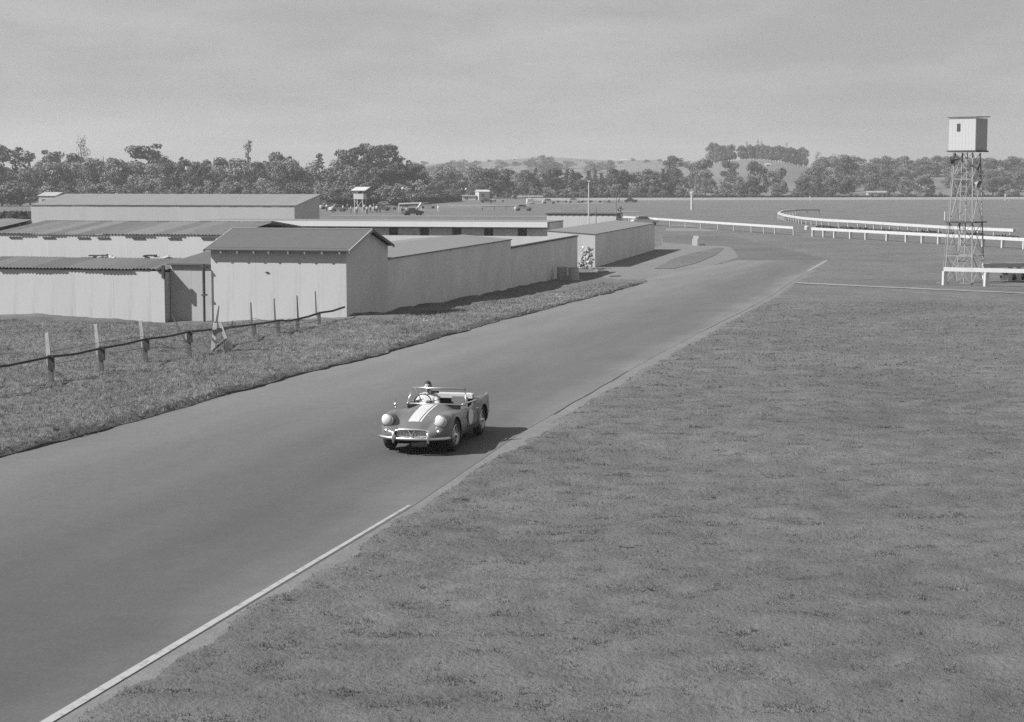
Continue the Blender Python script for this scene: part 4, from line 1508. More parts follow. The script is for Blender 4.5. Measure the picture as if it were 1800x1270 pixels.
for px, tpx, bpx, lab in ((708.5, 332, 362, 'white topped marker pole right of the judging hut'), (819.5, 333, 352, 'white topped marker pole left of the little white hut')):
    q = P(px, bpx)
    t = thing('marker_pole', lab, 'post', q, 0, 'marker poles on the course')
    h = zat(q.x, q.y, tpx) - q.z
    MB().tube((0, 0, -0.1), (0, 0, h), 0.05, n=6).build('shaft', 'steel', t)
    MB().lathe([(0.0, h - 0.45), (0.35, h - 0.35), (0.5, h), (0.35, h + 0.4), (0, h + 0.5)], n=10).build('disc', 'rail', t)
for px, tpx, bpx, r_, lab in ((1767, 341, 353, .25, 'short white post at the far rail near the right edge'), (1424, 345, 354, .22, 'short white post at the far rail in the middle'), (1661, 372, 388, 0.14, 'slim pale post left of the tower platform')):
    q = P(px, bpx)
    MBo = MB().tube((0, 0, -0.1), (0, 0, zat(q.x, q.y, tpx) - q.z), r_, n=8).build('marker_post', 'rail', None, loc=q)
    tag(MBo, lab, 'post')

# white block by the forecourt and other small things by the stables
q = P(1222, 432)
t = thing('whitewashed_block', 'leaning whitewashed block standing alone where the stable forecourt meets the road', 'bollard', q, R(-12))
mb = MB().box((-0.32, -0.2, -0.05), (0.26, 0.2, 0.72)).box((-0.2, -0.18, 0.72), (0.38, 0.18, 1.02))
mb.build('block', 'rail', t)
MB().box((0.5, -0.2, 0), (1.0, 0.3, 0.16)).build('foot_slab', 'opening', t)
q = P(1450 - 32, 405)
tag(MB().lathe([(0, 0), (0.3, 0), (0.32, 0.5), (0.2, 0.62), (0, 0.64)], n=12).build('white_marker', 'rail', None, loc=q), 'small white marker in the gap between the two rails', 'marker')


def drum(px, py, label, rz, lean):
    q = P(px, py)
    t = thing('metal_drum', label, 'drum', q, rz, 'drums at the end of the yard wall')
    mb = MB().lathe([(0.0, 0.0), (0.37, 0.0), (0.38, 0.03), (0.365, 0.05), (0.365, 0.27), (0.385, 0.30), (0.365, 0.33), (0.365, 0.57), (0.385, 0.6), (0.365, 0.63), (0.365, 0.86), (0.38, 0.9), (0.35, 0.9)], n=22)
    mb.build('barrel', 'drum', t)
    MB().lathe([(0.0, 0.865), (0.35, 0.865), (0.35, 0.875), (0, 0.875)], n=22).build('lid', 'postw', t)
    t.rotation_euler = (lean, 0, rz)
    return t


drum(988, 492.5, 'pale metal drum nearer the yard wall, left of the pair', 0.3, R(2))
drum(1009, 493.5, 'pale metal drum nearer the log stack, right of the pair', 1.3, R(-3))
# stack of cut logs leaning in the gap
q = P(1029, 473)
t = thing('log_stack', 'heap of cut logs stacked in the gap beside the corner stable', 'log stack', q, RZ)
lm = [MB().tube((0, 0, 0), (0, 0.6, 0), r_, n=8).mesh('log', 'logs') for r_ in (0.07, 0.09, 0.11)]
for row in range(10):
    n = max(3, int(8 - row * 0.5))
    for k in range(n):
        o = link('log', random.choice(lm), t)
        o.location = (-0.66 + row * 0.06 + k * 0.165 + random.uniform(-.03, .03), random.uniform(-0.14, 0.1), 0.1 + row * 0.17 + random.uniform(-.02, .02))
        o.rotation_euler = (random.uniform(-.15, .15), random.uniform(-.2, .2), random.uniform(-.35, .35))
for k, (px, py) in enumerate(((1062, 479), (1083, 487))):
    q = P(px, py)
    t = thing('scrap_planks', ['few dark planks lying on the dirt in front of the corner stable', 'tiny plank scrap lying nearer the road than the other planks'][k], 'planks', q, 0.3)
    for j in range(3 if k == 0 else 1):
        MB().bar((-0.5 + 0.1 * j, 0.3 * j, 0.05 + 0.06 * j), (0.4 - 0.1 * j, 0.1 + 0.25 * j, 0.06 + 0.08 * j), 0.14, 0.05).build('plank', 'opening' if j != 1 else 'postw', t)

# ------------------------------------------------------------------ post and rail fence at the left
FP = [(91, 684, 586), (180, 667, 571), (258, 647, 563), (334, 632, 585), (448, 604, 540), (490, 596, 560), (524, 588, 556), (562, 577, 546)]
ft = P(91, 684)
t = thing('post_and_rail_fence', 'old post and rail fence with whitened posts along the left verge', 'fence', ft)
tops = []


def gpt(px, py):
    p = P(px, py)
    return Vector((p.x, p.y, float(fine(p.x, p.y))))


rail_rows = {91: 627, 180: 612, 258: 596, 334: 583, 448: 570, 490: 563, 524: 561, 562: 550}
rp = []
for i, (px, py, top) in enumerate(FP):
    g_ = gpt(px, py)
    hr = zat(g_.x, g_.y, rail_rows[px]) - g_.z
    htop = zat(g_.x, g_.y, top) - g_.z
    lean = Vector((random.uniform(-.05, .0) - 0.04, random.uniform(-.04, .04), 0))
    a = g_ - ft
    if px < 340:
        MB().bar(a - Vector((0, 0, .15)), a + lean * hr + Vector((0, 0, hr)), 0.11, 0.10).build('post', 'postg', t)
        MB().bar(a + lean * hr + Vector((-0.03, 0.06, hr - 0.25)), a + lean * htop + Vector((-0.05, 0.05, htop)), 0.12, 0.09, w2=0.09, h2=0.07).build('post_top', 'postw', t)
        MB().bar(a + Vector((0.02, -0.08, hr - 0.34)), a + Vector((0.02, -0.08, hr + 0.05)), 0.16, 0.10).build('rail_block', 'timberd', t)
    else:
        MB().bar(a - Vector((0, 0, .15)), a + lean * hr + Vector((0, 0, hr)), 0.13, 0.11).build('post', 'postg', t)
    rp.append(a + Vector((0, -0.1, hr)))
g0 = gpt(-60, 716)
rp = [Vector((g0.x, g0.y, zat(g0.x, g0.y, 652))) - ft] + rp
end = A1 - U * 0.25
rp.append(Vector((end.x, end.y, zat(end.x, end.y, 540))) - ft)
for a, b in zip(rp[:-1], rp[1:]):
    far_ = a.y > 20
    mid_ = (a + b) / 2 + Vector((0, 0, -0.03 + random.uniform(-0.02, .02)))
    for p_, q_ in ((a, mid_), (mid_, b)):
        MB().bar(p_, q_, 0.05, 0.06 if not far_ else 0.075).build('rail', 'timberd', t)
for (px, py, top) in ((443, 604, 532), (484, 596, 525), (524, 588, 520), (556, 577, 512), (328, 632, 553)):
    g_ = gpt(px, py)
    a = g_ - ft
    h = zat(g_.x, g_.y, top) - g_.z
    hr = zat(g_.x, g_.y, 572) - g_.z
    off = Vector((-0.45, 0, 0)) if px == 328 else Vector((-0.03, 0, 0))
    MB().bar(a + Vector((0, 0.05, 0.4)), a + off + Vector((0, 0.05, h)), 0.06, 0.05, w2=0.04, h2=0.03).build('wire_stake', 'postg' if px != 524 else 'timberd', t)
for r_ in (0.35, 0.62):
    for (pa, pb) in zip(FP[:-1], FP[1:]):
        ga, gb = gpt(pa[0], pa[1]), gpt(pb[0], pb[1])
        ha, hb = zat(ga.x, ga.y, pa[2]) - ga.z, zat(gb.x, gb.y, pb[2]) - gb.z
        MB().tube(ga - ft + Vector((0, 0, ha * r_)), gb - ft + Vector((0, 0, hb * r_)), 0.006, n=4, caps=False).build('wire', 'darkmetal', t)
# broken A-frame straining post in the middle of the fence
g_ = gpt(386, 626)
t = thing('straining_post', 'broken A-shaped straining post with splintered board halfway along the fence', 'fence post', g_)
h = zat(g_.x, g_.y, 538) - g_.z
mb = MB()
mb.bar((-0.22, 0, -0.1), (-0.12, 0, h * 0.62), 0.13, 0.10)
mb.build('leg', 'postw', t)
MB().bar((0.18, 0.2, -0.1), (0.24, 0.1, 0.35), 0.16, 0.12).build('leg', 'postw', t)
MB().bar((0.22, 0, 0.42), (0.03, 0, 0.95), 0.12, 0.10).build('brace', 'postw', t)
MB().bar((-0.28, -0.08, -0.02), (0.24, -0.06, 0.42), 0.07, 0.05).build('brace', 'opening', t)
MB().bar((-0.12, 0.02, h * 0.5), (0.0, 0.05, h), 0.09, 0.07, w2=0.03, h2=0.03).build('splintered_top', 'postg', t)
MB().bar((-0.2, -0.03, h * 0.42), (0.42, -0.03, h * 0.55), 0.09, 0.16, w2=0.03, h2=0.08).build('loose_board', 'timberd', t)
MB().bar((0.42, -0.03, h * 0.55), (0.44, -0.03, h * 0.68), 0.04, 0.05, w2=0.02, h2=0.02).build('splinter', 'timberd', t)

# ------------------------------------------------------------------ far structures and houses
q = P(633, 374)
t = thing('judging_hut', 'small raised judging hut with white panel and slanting white roof in the crowd', 'hut', q, R(-14))
hz = lambda row: zat(q.x, q.y, row) - q.z
for sx in (-1, 1):
    for sy in (-1, 1):
        MB().bar((sx * 0.95, sy * 0.95, -0.1), (sx * 0.95, sy * 0.95, hz(337)), 0.13, 0.13).build('leg', 'rail', t)
MB().box((-1.12, -1.05, hz(350.5)), (1.12, 1.05, hz(341))).build('panel', 'rail', t)
MB().box((-1.1, 0.9, hz(341)), (1.1, 1.0, hz(337))).build('back_wall', 'opening', t)
MB().bar((0.0, -1.3, hz(335.5)), (0, 2.2, hz(329.5)), 3.3, 0.12).build('roof', 'rail', t)
MB().bar((-0.95, -1.0, 0.3), (0.95, -1.0, hz(352)), 0.08, 0.08).build('brace', 'rail', t)
MB().bar((0.95, -1.0, 0.3), (-0.95, -1.0, hz(352)), 0.08, 0.08).build('brace', 'rail', t)


def hillY(px, row):
    for Y in range(770, 2600, 10):
        x = atY(px, Y)
        if float(hill(x, Y)) >= zat(x, Y, row):
            return Y
    return 1500


def house(name, px, Y, top, wd, dp, label, roofm_='ironp', wallm='brickred', cat='house', rz=0.0, ground=None):
    if Y > 760:
        Y = hillY(px, top + 5)
    x = atY(px, Y)
    z = ground if ground is not None else (float(hill(x, Y)) if Y > 760 else LOW)
    h = zat(x, Y, top) - z
    t = thing(name, label, cat, (x, Y, z), rz)
    e = h - min(0.4 * h, 0.16 * dp)
    MB().box((-wd / 2, -dp / 2, -0.5), (wd / 2, dp / 2, e)).build('wall', wallm, t)
    mb = MB()
    o_ = 0.3
    mb.v = [(-wd / 2 - o_, -dp / 2 - o_, e), (wd / 2 + o_, -dp / 2 - o_, e), (wd / 2 + o_, dp / 2 + o_, e), (-wd / 2 - o_, dp / 2 + o_, e), (-wd / 2 - o_, 0, h), (wd / 2 + o_, 0, h)]
    mb.f = [(0, 1, 5, 4), (2, 3, 4, 5), (0, 4, 3), (1, 2, 5), (0, 3, 2, 1)]
    mb.m = [0] * 5
    mb.build('roof', roofm_, t)
    wm = MB().box((-0.5, -0.04, -0.5), (0.5, 0.0, 0.5)).mesh('window', 'opening')
    for k in range(max(1, int(wd // 3.5))):
        link('window', wm, t, (-wd / 2 + 1.5 + k * 3.2, -dp / 2 - 0.01, e * 0.55))
    return t


house('white_hut', 848, 640, 334, 4.0, 4.0, 'little white hut standing clear at the end of the dark hedge', 'rail', 'rail', 'hut', rz=R(20))
house('white_hut', 825, 640, 343, 5.0, 3.0, 'low pale shed left of the little white hut', 'path', 'rail', 'hut')
house('farmhouse', 1096, 1450, 281, 6, 5, 'small white farmhouse on the far ridge above the conifers', 'rail', 'rail')
house('farmhouse', 905, 1700, 278, 4, 4, 'tiny white house on the far ridge left of the domed tree', 'rail', 'rail')
house('farmhouse', 1204, 930, 287, 9, 4, 'long low pale farm building below the dome shaped tree', 'rail', 'rail')
house('farmhouse', 1349, 880, 288, 3, 4, 'small white house among the mid slope trees', 'rail', 'rail')
house('farm_shed', 1542, 700, 336, 8, 4, 'pale low farm shed behind the far rail left of the tower', 'iron', 'rail', 'shed')
house('farm_shed', 95, 455, 338, 5, 6, 'grey iron roofed shed half hidden in the trees left of the big shed', 'iron', 'iron', 'shed', rz=R(-20))


# ------------------------------------------------------------------ people and cars far away
def skin_mesh(name, verts, edges, radii, m, sub=1, root=0):
    me = bpy.data.meshes.new(name)
    me.from_pydata(verts, edges, [])
    o = bpy.data.objects.new(name, me)
    COL.objects.link(o)
    md = o.modifiers.new('skin', 'SKIN')
    for i, r_ in enumerate(radii):
        sv_ = me.skin_vertices[0].data[i]
        sv_.radius = (r_, r_) if isinstance(r_, (int, float)) else r_
        sv_.use_root = (i == root)
    if sub:
        s_ = o.modifiers.new('sub', 'SUBSURF')
        s_.levels = sub
        s_.render_levels = sub
    dg = bpy.context.evaluated_depsgraph_get()
    dg.update()
    out = bpy.data.meshes.new_from_object(o.evaluated_get(dg))
    out.name = name
    out.materials.clear()
    out.materials.append(MAT[m])
    out.polygons.foreach_set('use_smooth', [True] * len(out.polygons))
    bpy.data.objects.remove(o)
    bpy.data.meshes.remove(me)
    return out


V_ = [(0, 0, .95), (0, 0, 1.15), (0, 0, 1.38), (0, 0, 1.5), (0, -0.02, 1.62), (0, -0.02, 1.70),
      (-.1, 0, .9), (-.12, -.02, .5), (-.13, .02, .08), (-.13, -.13, .04), (.1, 0, .9), (.12, .03, .5), (.13, .02, .08), (.13, -.11, .04),
      (-.2, 0, 1.40), (-.26, .02, 1.14), (-.25, -.08, .9), (-.25, -.1, .8), (.2, 0, 1.40), (.26, .02, 1.14), (.25, -.05, .9), (.25, -.07, .8)]
E_ = [(0, 1), (1, 2), (2, 3), (3, 4), (4, 5), (0, 6), (6, 7), (7, 8), (8, 9), (0, 10), (10, 11), (11, 12), (12, 13), (2, 14), (14, 15), (15, 16), (16, 17), (2, 18), (18, 19), (19, 20), (20, 21)]
R_ = [.14, .14, .15, .055, .10, .08, .09, .065, .045, .045, .09, .065, .045, .045, .06, .045, .035, .03, .06, .045, .035, .03]
stand = skin_mesh('figure', V_, E_, R_, 'skin', 1)
shirt = skin_mesh('shirt', [V_[i] for i in (0, 1, 2, 14, 15, 18, 19)], [(0, 1), (1, 2), (2, 3), (3, 4), (2, 5), (5, 6)], [.155, .155, .165, .075, .06, .075, .06], 'cloth', 1)
trou = skin_mesh('trousers', [V_[i] for i in (0, 6, 7, 8, 10, 11, 12)], [(0, 1), (1, 2), (2, 3), (0, 4), (4, 5), (5, 6)], [.15, .11, .085, .07, .11, .085, .07], 'trousers', 1)
hairm = MB().lathe([(0.0, 1.81), (0.08, 1.79), (0.115, 1.72), (0.112, 1.64), (0.07, 1.62)], n=10, centre=(0, 0.0, 0)).mesh('hair', 'hair', True)
SPOT = [(603, 374, 'far left of the crowd by the judging hut'), (611, 371, 'second from the left in the crowd by the judging hut'), (617, 376, 'in pale clothes just left of the judging hut legs'),
        (640, 372, 'between the legs of the judging hut'), (651, 373, 'close right of the judging hut'), (657, 370, 'behind the two at the right of the judging hut'), (662, 375, 'farthest right in the crowd by the judging hut'),
        (707, 377, 'standing at the left foot of the white trailer frame'), (715, 379, 'standing under the middle of the white trailer frame')]
for px, py, lab in SPOT:
    q = P(px, py)
    o = thing('person', 'person in a pale shirt ' + lab, 'person', q, random.uniform(0, 6.28), 'people in the middle of the course')
    for nm, me in (('body', stand), ('shirt', shirt), ('trousers', trou), ('hair', hairm)):
        link(nm, me, o)


def small_car(px, py, rz, m, label, group=None):
    q = P(px, py)
    t = thing('parked_car', label, 'car', q, rz, group)
    mb = MB()
    prof = [(-2.05, .35), (-2.1, .75), (-1.9, .92), (-1.2, .98), (1.2 - .3, .98), (1.85, .86), (2.05, .65), (2.0, .35)]
    n = len(prof)
    for s, k in ((-0.78, 0.94), (-0.84, 1), (0.84, 1), (0.78, .94)):
        pass
    mb.v = [(x, -0.80, z) for x, z in prof] + [(x, 0.80, z) for x, z in prof]
    mb.f = [tuple(range(n)), tuple(reversed(range(n, 2 * n)))] + [(k, (k + 1) % n, (k + 1) % n + n, k + n) for k in range(n)]
    mb.m = [0] * len(mb.f)
    mb.build('body', m, t)
    mb = MB()
    pr = [(-1.5, .96), (-1.1, 1.42), (.15, 1.46), (.75, .97)]
    mb.v = [(x, -0.68 + (z - .96) * .2, z) for x, z in pr] + [(x, 0.68 - (z - .96) * .2, z) for x, z in pr]
    mb.f = [(0, 1, 2, 3), (7, 6, 5, 4), (0, 4, 5, 1), (2, 6, 7, 3), (3, 7, 4, 0)]
    mb.m = [0] * 5
    mb.build('windows', 'cardark', t)
    MB().box((-1.12, -.6, 1.43), (.18, .6, 1.49)).build('roof', m, t)
    wm = MB().lathe([(0, -.09), (.22, -.09), (.32, -.08), (.32, .08), (.22, .09), (0, .09)], n=14, axis='y').mesh('wheel', 'tyre')
    for sx in (-1.3, 1.3):
        for sy in (-.72, .72):
            link('wheel', wm, t, (sx, sy, .32))
    return t


small_car(965, 358.5, 0.2, 'carlight', 'white car parked by the left end of the far rail')
small_car(988, 356.5, 0.1, 'ironp', 'pale grey car parked along the far rail beside the white one')
small_car(920, 371, 0.25, 'carlight', 'white car alone at the end of the faint mid course rail')
small_car(594, 372, 0.7, 'carlight', 'white car at the left end of the judging hut crowd')
small_car(726, 379, 0.5, 'cardark', 'dark car at the right end of the white trailer frame')
small_car(856, 357, 0.1, 'cardark', 'dark car in front of the little white hut')
small_car(1133, 397, 0.25, 'carlight', 'pale car parked behind the corner stable close to the rail')
small_car(1320, 352.5, 0.0, 'cardark', 'dark car at the far rail under the hill')
for px, py, rz, m, lab in [(577, 368, .4, 'carlight', 'white car nearest the big shed end, under the hedge'), (588, 367, .1, 'cardark', 'dark car second from the big shed end, under the hedge'),
                       (671, 371, .3, 'ironp', 'grey car just right of the judging hut crowd'), (684, 369, .2, 'carlight', 'white car between the crowd and the white trailer frame'),
                       (752, 367, .2, 'carlight', 'white car just right of the white trailer frame'), (1010, 357, .1, 'carlight', 'white car third along the left end of the far rail'),
                       (1030, 356.5, .2, 'cardark', 'dark car at the far rail left of the tall pale pole'), (1062, 356.5, .1, 'ironp', 'grey car at the far rail between the two poles'),
                       (1078, 356.5, .1, 'carlight', 'white car at the far rail beside the thin grey pole'), (1109, 356.5, .1, 'cardark', 'dark car at the far rail right of the thin grey pole'),
                       (877, 355, .1, 'carlight', 'white car right of the little white hut')]:
    small_car(px, py, rz, m, lab, 'cars in the middle of the course')
for px, py, lab in [(574, 372, 'beside the white car nearest the big shed'), (585, 375, 'alone left of the judging hut crowd'), (627, 377, 'in front of the judging hut leg'), (645, 377, 'right in front of the hut crowd'),
                    (668, 374, 'by the grey car right of the crowd'), (733, 377, 'at the right foot of the white trailer frame'), (1070, 357, 'by the far rail between the poles'), (1088, 357, 'by the far rail right of the poles')]:
    q = P(px, py)
    o = thing('person', 'person in a pale shirt ' + lab, 'person', q, random.uniform(0, 6.28), 'people in the middle of the course')
    for nm, me in (('body', stand), ('shirt', shirt), ('trousers', trou), ('hair', hairm)):
        link(nm, me, o)
# white trailer frame
q = P(721, 374)
t = thing('white_trailer_frame', 'open white framed trailer standing on the grass right of the judging hut', 'trailer', q, R(-8))
MB().bar((-2.5, 0, 1.9), (2.5, 0, 2.1), 0.25, 0.3).build('top_bar', 'rail', t)
MB().bar((2.5, 0, 2.1), (1.6, -1.5, 0.5), 0.3, 0.3).build('ramp', 'rail', t)
MB().bar((-2.5, 0, 0), (-2.5, 0, 1.9), 0.2, 0.2).build('post', 'rail', t)
MB().bar((2.5, 0, 0), (2.5, 0, 2.0), 0.2, 0.2).build('post', 'rail', t)
MB().box((-2.5, -0.5, 0.4), (1.8, 0.5, 0.6)).build('bed', 'ironp', t)
for sx in (-1.3, 1.3):
    MB().lathe([(0, -.09), (.35, -.09), (.35, .09), (0, .09)], n=14, axis='y', centre=(sx, -0.6, 0.35)).build('wheel', 'tyre', t)

# ------------------------------------------------------------------ the sports car
CARC = Vector((-1.60, 36.9, 0.022))
HEAD = math.atan2(-0.977, -0.213)
car = thing('sports_car', 'dark open two-seat racing sports car with pale bonnet stripes and taped headlamps', 'sports car', CARC, HEAD)


def cur(tab, x):
    xs_ = [a for a, b in tab][::-1]
    ys_ = [b for a, b in tab][::-1]
    return float(np.interp(x, xs_, ys_))


def smooth_tab(tab):
    """monotone-ish smooth interpolation of a table given nose to tail"""
    xs_ = np.array([a for a, b in tab][::-1])
    ys_ = np.array([b for a, b in tab][::-1])
    g = np.linspace(xs_[0], xs_[-1], 400)
    v = np.interp(g, xs_, ys_)
    k = np.hanning(25)
    k /= k.sum()
    v2 = np.convolve(np.pad(v, 12, mode='edge'), k, 'valid')
    e = np.minimum(np.arange(400), np.arange(400)[::-1]) / 12.0
    e = np.clip(e, 0, 1)
    v2 = v * (1 - e) + v2 * e
    return lambda x: float(np.interp(x, g, v2))


zc = smooth_tab([(1.95, .44), (1.92, .51), (1.84, .575), (1.7, .64), (1.45, .705), (1.15, .76), (.8, .805), (.5, .835), (.1, .845), (-.9, .815), (-1.2, .81), (-1.6, .755), (-2.0, .64), (-2.12, .56), (-2.18, .46)])
zf = smooth_tab([(1.95, .44), (1.92, .48), (1.84, .53), (1.7, .61), (1.5, .735), (1.3, .79), (1.1, .79), (.8, .765), (.45, .735), (0, .71), (-.4, .71), (-.8, .77), (-1.15, .815), (-1.5, .815), (-1.85, .825), (-2.05, .84), (-2.12, .77), (-2.18, .48)])
hw = smooth_tab([(1.95, .38), (1.92, .50), (1.84, .62), (1.7, .70), (1.45, .755), (1.15, .775), (.8, .755), (.4, .73), (0, .715), (-.5, .73), (-.9, .765), (-1.17, .785), (-1.6, .765), (-1.95, .70), (-2.12, .62), (-2.18, .50)])
zb = smooth_tab([(1.95, .36), (1.9, .32), (1.8, .28), (1.5, .23), (1.2, .20), (-1.3, .20), (-1.7, .25), (-2.0, .33), (-2.12, .38), (-2.18, .42)])


def section(x):
    """half profile from the sill up over the wing to the centre line: list of (y, z)"""
    w_, b_, f_, c_ = hw(x), zb(x), zf(x), zc(x)
    fin = float(sstep((-1.25 - x) / 0.6))
    head = math.exp(-((x - 1.72) / 0.22) ** 2)
    pts = [(w_ * .80, b_), (w_ * .93, b_ + .02), (w_ * .985, b_ + (f_ - b_) * .18), (w_ * 1.0, b_ + (f_ - b_) * .42), (w_ * .995, b_ + (f_ - b_) * .62),
           (w_ * (.965 + .02 * fin), b_ + (f_ - b_) * .82), (w_ * (.90 + .07 * fin), b_ + (f_ - b_) * .955), (w_ * (.80 + .14 * fin), f_),
           (w_ * (.70 + .18 * fin), f_ * .985 + c_ * .015 - .02 * fin), (w_ * (.60 + .2 * fin), f_ * (.80 - .35 * fin) + c_ * (.20 + .35 * fin) - .012), (w_ * .50, f_ * (.45 - .35 * fin) + c_ * (.55 + .35 * fin) - .012),
           (w_ * .38, f_ * .2 * (1 - fin) + c_ * (.8 + .2 * fin) - .004), (w_ * .24, c_ * 1.0), (w_ * .12, c_ + .004), (0, c_ + .006)]
    # valley between wing and bonnet at the front
    v = head * 0.03
    pts[10] = (pts[10][0], pts[10][1] - v)
    pts[11] = (pts[11][0], pts[11][1] - v * 0.6)
    return pts


def make_body():
    xs_ = np.concatenate([np.linspace(1.95, 1.6, 12), np.linspace(1.56, -1.9, 84), np.linspace(-1.93, -2.18, 9)])
    V, Fc = [], []
    npf = None
    for x in xs_:
        h_ = section(x)
        # refine the half profile with a Catmull-Rom pass
        fine_ = []
        for i in range(len(h_) - 1):
            p0, p1, p2, p3 = h_[max(i - 1, 0)], h_[i], h_[i + 1], h_[min(i + 2, len(h_) - 1)]
            for k in range(2):
                t_ = k / 2
                fine_.append(tuple(0.5 * (2 * p1[j] + (-p0[j] + p2[j]) * t_ + (2 * p0[j] - 5 * p1[j] + 4 * p2[j] - p3[j]) * t_ ** 2 + (-p0[j] + 3 * p1[j] - 3 * p2[j] + p3[j]) * t_ ** 3) for j in (0, 1)))
        fine_.append(h_[-1])
        ring = [(x, -y, z) for y, z in fine_] + [(x, y, z) for y, z in fine_[-2::-1]]
        npf = len(ring)
        V += ring
    n = len(xs_)
    for i in range(n - 1):
        for k in range(npf):
            k2 = (k + 1) % npf
            Fc.append((i * npf + k, i * npf + k2, (i + 1) * npf + k2, (i + 1) * npf + k))
    Fc.append(tuple(range(npf)))
    Fc.append(tuple(reversed(range((n - 1) * npf, n * npf))))
    me = bpy.data.meshes.new('body')
    me.from_pydata(V, [], Fc)
    bm = bmesh.new()
    bm.from_mesh(me)
    bmesh.ops.recalc_face_normals(bm, faces=bm.faces)
    bm.to_mesh(me)
    bm.free()
    me.materials.append(MAT['body'])
    me.materials.append(MAT['blackv'])
    return me


def cut(base, cutters):
    o = bpy.data.objects.new('tmp', base)
    COL.objects.link(o)
    tmp = []
    for c in cutters:
        co = bpy.data.objects.new('tmpc', c)
        COL.objects.link(co)
        tmp.append(co)
        md = o.modifiers.new('b', 'BOOLEAN')
        md.operation = 'DIFFERENCE'
        md.object = co
        md.solver = 'EXACT'
        md.material_mode = 'TRANSFER'
    dg = bpy.context.evaluated_depsgraph_get()
    dg.update()
    out = bpy.data.meshes.new_from_object(o.evaluated_get(dg))
    bpy.data.objects.remove(o)
    for c in tmp:
        bpy.data.objects.remove(c)
    return out


cutters = []
for sx, rr_ in ((1.17, 0.365), (-1.17, 0.345)):
    for sy in (-1, 1):
        mb = MB().lathe([(0, 0.42 * sy), (rr_, 0.42 * sy), (rr_, 0.95 * sy), (0, 0.95 * sy)], n=32, axis='y', centre=(sx, 0, 0.335))
        cutters.append(mb.mesh('c', 'blackv'))
# cockpit opening
mb = MB()
ck = [(0.26, .50), (0.20, .56), (0.0, .60), (-.5, .62), (-.85, .60), (-1.0, .52), (-1.03, .30)]
out_ = [(x, y) for x, y in ck] + [(x, -y) for x, y in ck[::-1]]
n = len(out_)
mb.v = [(x, y, .34) for x, y in out_] + [(x, y, 1.2) for x, y in out_]
mb.f = [tuple(range(n)), tuple(reversed(range(n, 2 * n)))] + [(k, (k + 1) % n, (k + 1) % n + n, k + n) for k in range(n)]
mb.m = [0] * len(mb.f)
cutters.append(mb.mesh('c', 'blackv'))
# grille mouth
gr = MB()
m_ = 24
gp = [(0.36 * math.copysign(abs(math.cos(a)) ** .7, math.cos(a)), 0.075 * math.copysign(abs(math.sin(a)) ** .8, math.sin(a))) for a in [2 * math.pi * k / m_ for k in range(m_)]]
gr.v = [(1.80, y, .435 + z) for y, z in gp] + [(2.2, y, .435 + z) for y, z in gp]
gr.f = [tuple(range(m_)), tuple(reversed(range(m_, 2 * m_)))] + [(k, (k + 1) % m_, (k + 1) % m_ + m_, k + m_) for k in range(m_)]
gr.m = [0] * len(gr.f)
cutters.append(gr.mesh('c', 'blackv'))
body_me = cut(make_body(), cutters)
body_me.name = 'body'
for p in body_me.polygons:
    p.use_smooth = True
try:
    body_me.set_sharp_from_angle(angle=R(38))
except Exception:
    pass
link('body', body_me, car)


def topz(x, y):
    """height of the bodywork above (x, y)"""
    h_ = section(x)
    ys_ = [p[0] for p in h_][::-1]
    zs_ = [p[1] for p in h_][::-1]
    k = max(i for i in range(len(ys_)) if i <= len(ys_) - 8)
    return float(np.interp(abs(y), ys_[:8], zs_[:8]))


# painted stripes on the bonnet: one broad pale band and a narrow one beside it
for (ya, yb) in ((-0.16, 0.095), (0.12, 0.165)):
    mb = MB()
    sxs = np.linspace(0.46, 1.70, 46)
    ny = 8 if yb - ya > .1 else 2
    for x in sxs:
        taper = 1 - 0.12 * (x - 0.42)
        for k in range(ny + 1):
            y = (ya + (yb - ya) * k / ny) * taper
            mb.v.append((x, y, topz(x, y) + 0.007))
    for i in range(len(sxs) - 1):
        for k in range(ny):
            q = i * (ny + 1) + k
            mb.f.append((q, q + 1, q + ny + 2, q + ny + 1))
            mb.m.append(0)
    mb.build('stripe', 'stripe', car, smooth=True)

# headlamps in their nacelles, with pale tape crosswise over the glass
for sy in (-1, 1):
    c = Vector((1.72, 0.555 * sy, 0.665))
    nac = MB()
    nac.lathe([(0.06, -0.62), (0.10, -0.42), (0.128, -0.22), (0.136, -0.06), (0.126, 0.03), (0.115, 0.05)], n=24, axis='x', centre=c)
    o = nac.build('headlamp_nacelle', 'body', car, smooth=True)
    hl = MB().lathe([(0.114, 0.035), (0.108, 0.065), (0.088, 0.088), (0.05, 0.103), (0, 0.108)], n=24, axis='x', centre=c).build('headlight', 'tape', car, smooth=True)
    MB().lathe([(0.112, 0.03), (0.130, 0.035), (0.128, 0.06), (0.110, 0.066)], n=24, axis='x', centre=c).build('rim', 'chrome', hl, smooth=True)
    s2 = Vector((1.86, 0.54 * sy, 0.475))
    MB().lathe([(0.045, 0.0), (0.04, 0.03), (0.0, 0.045)], n=14, axis='x', centre=s2).build('side_lamp', 'chrome', car, smooth=True)

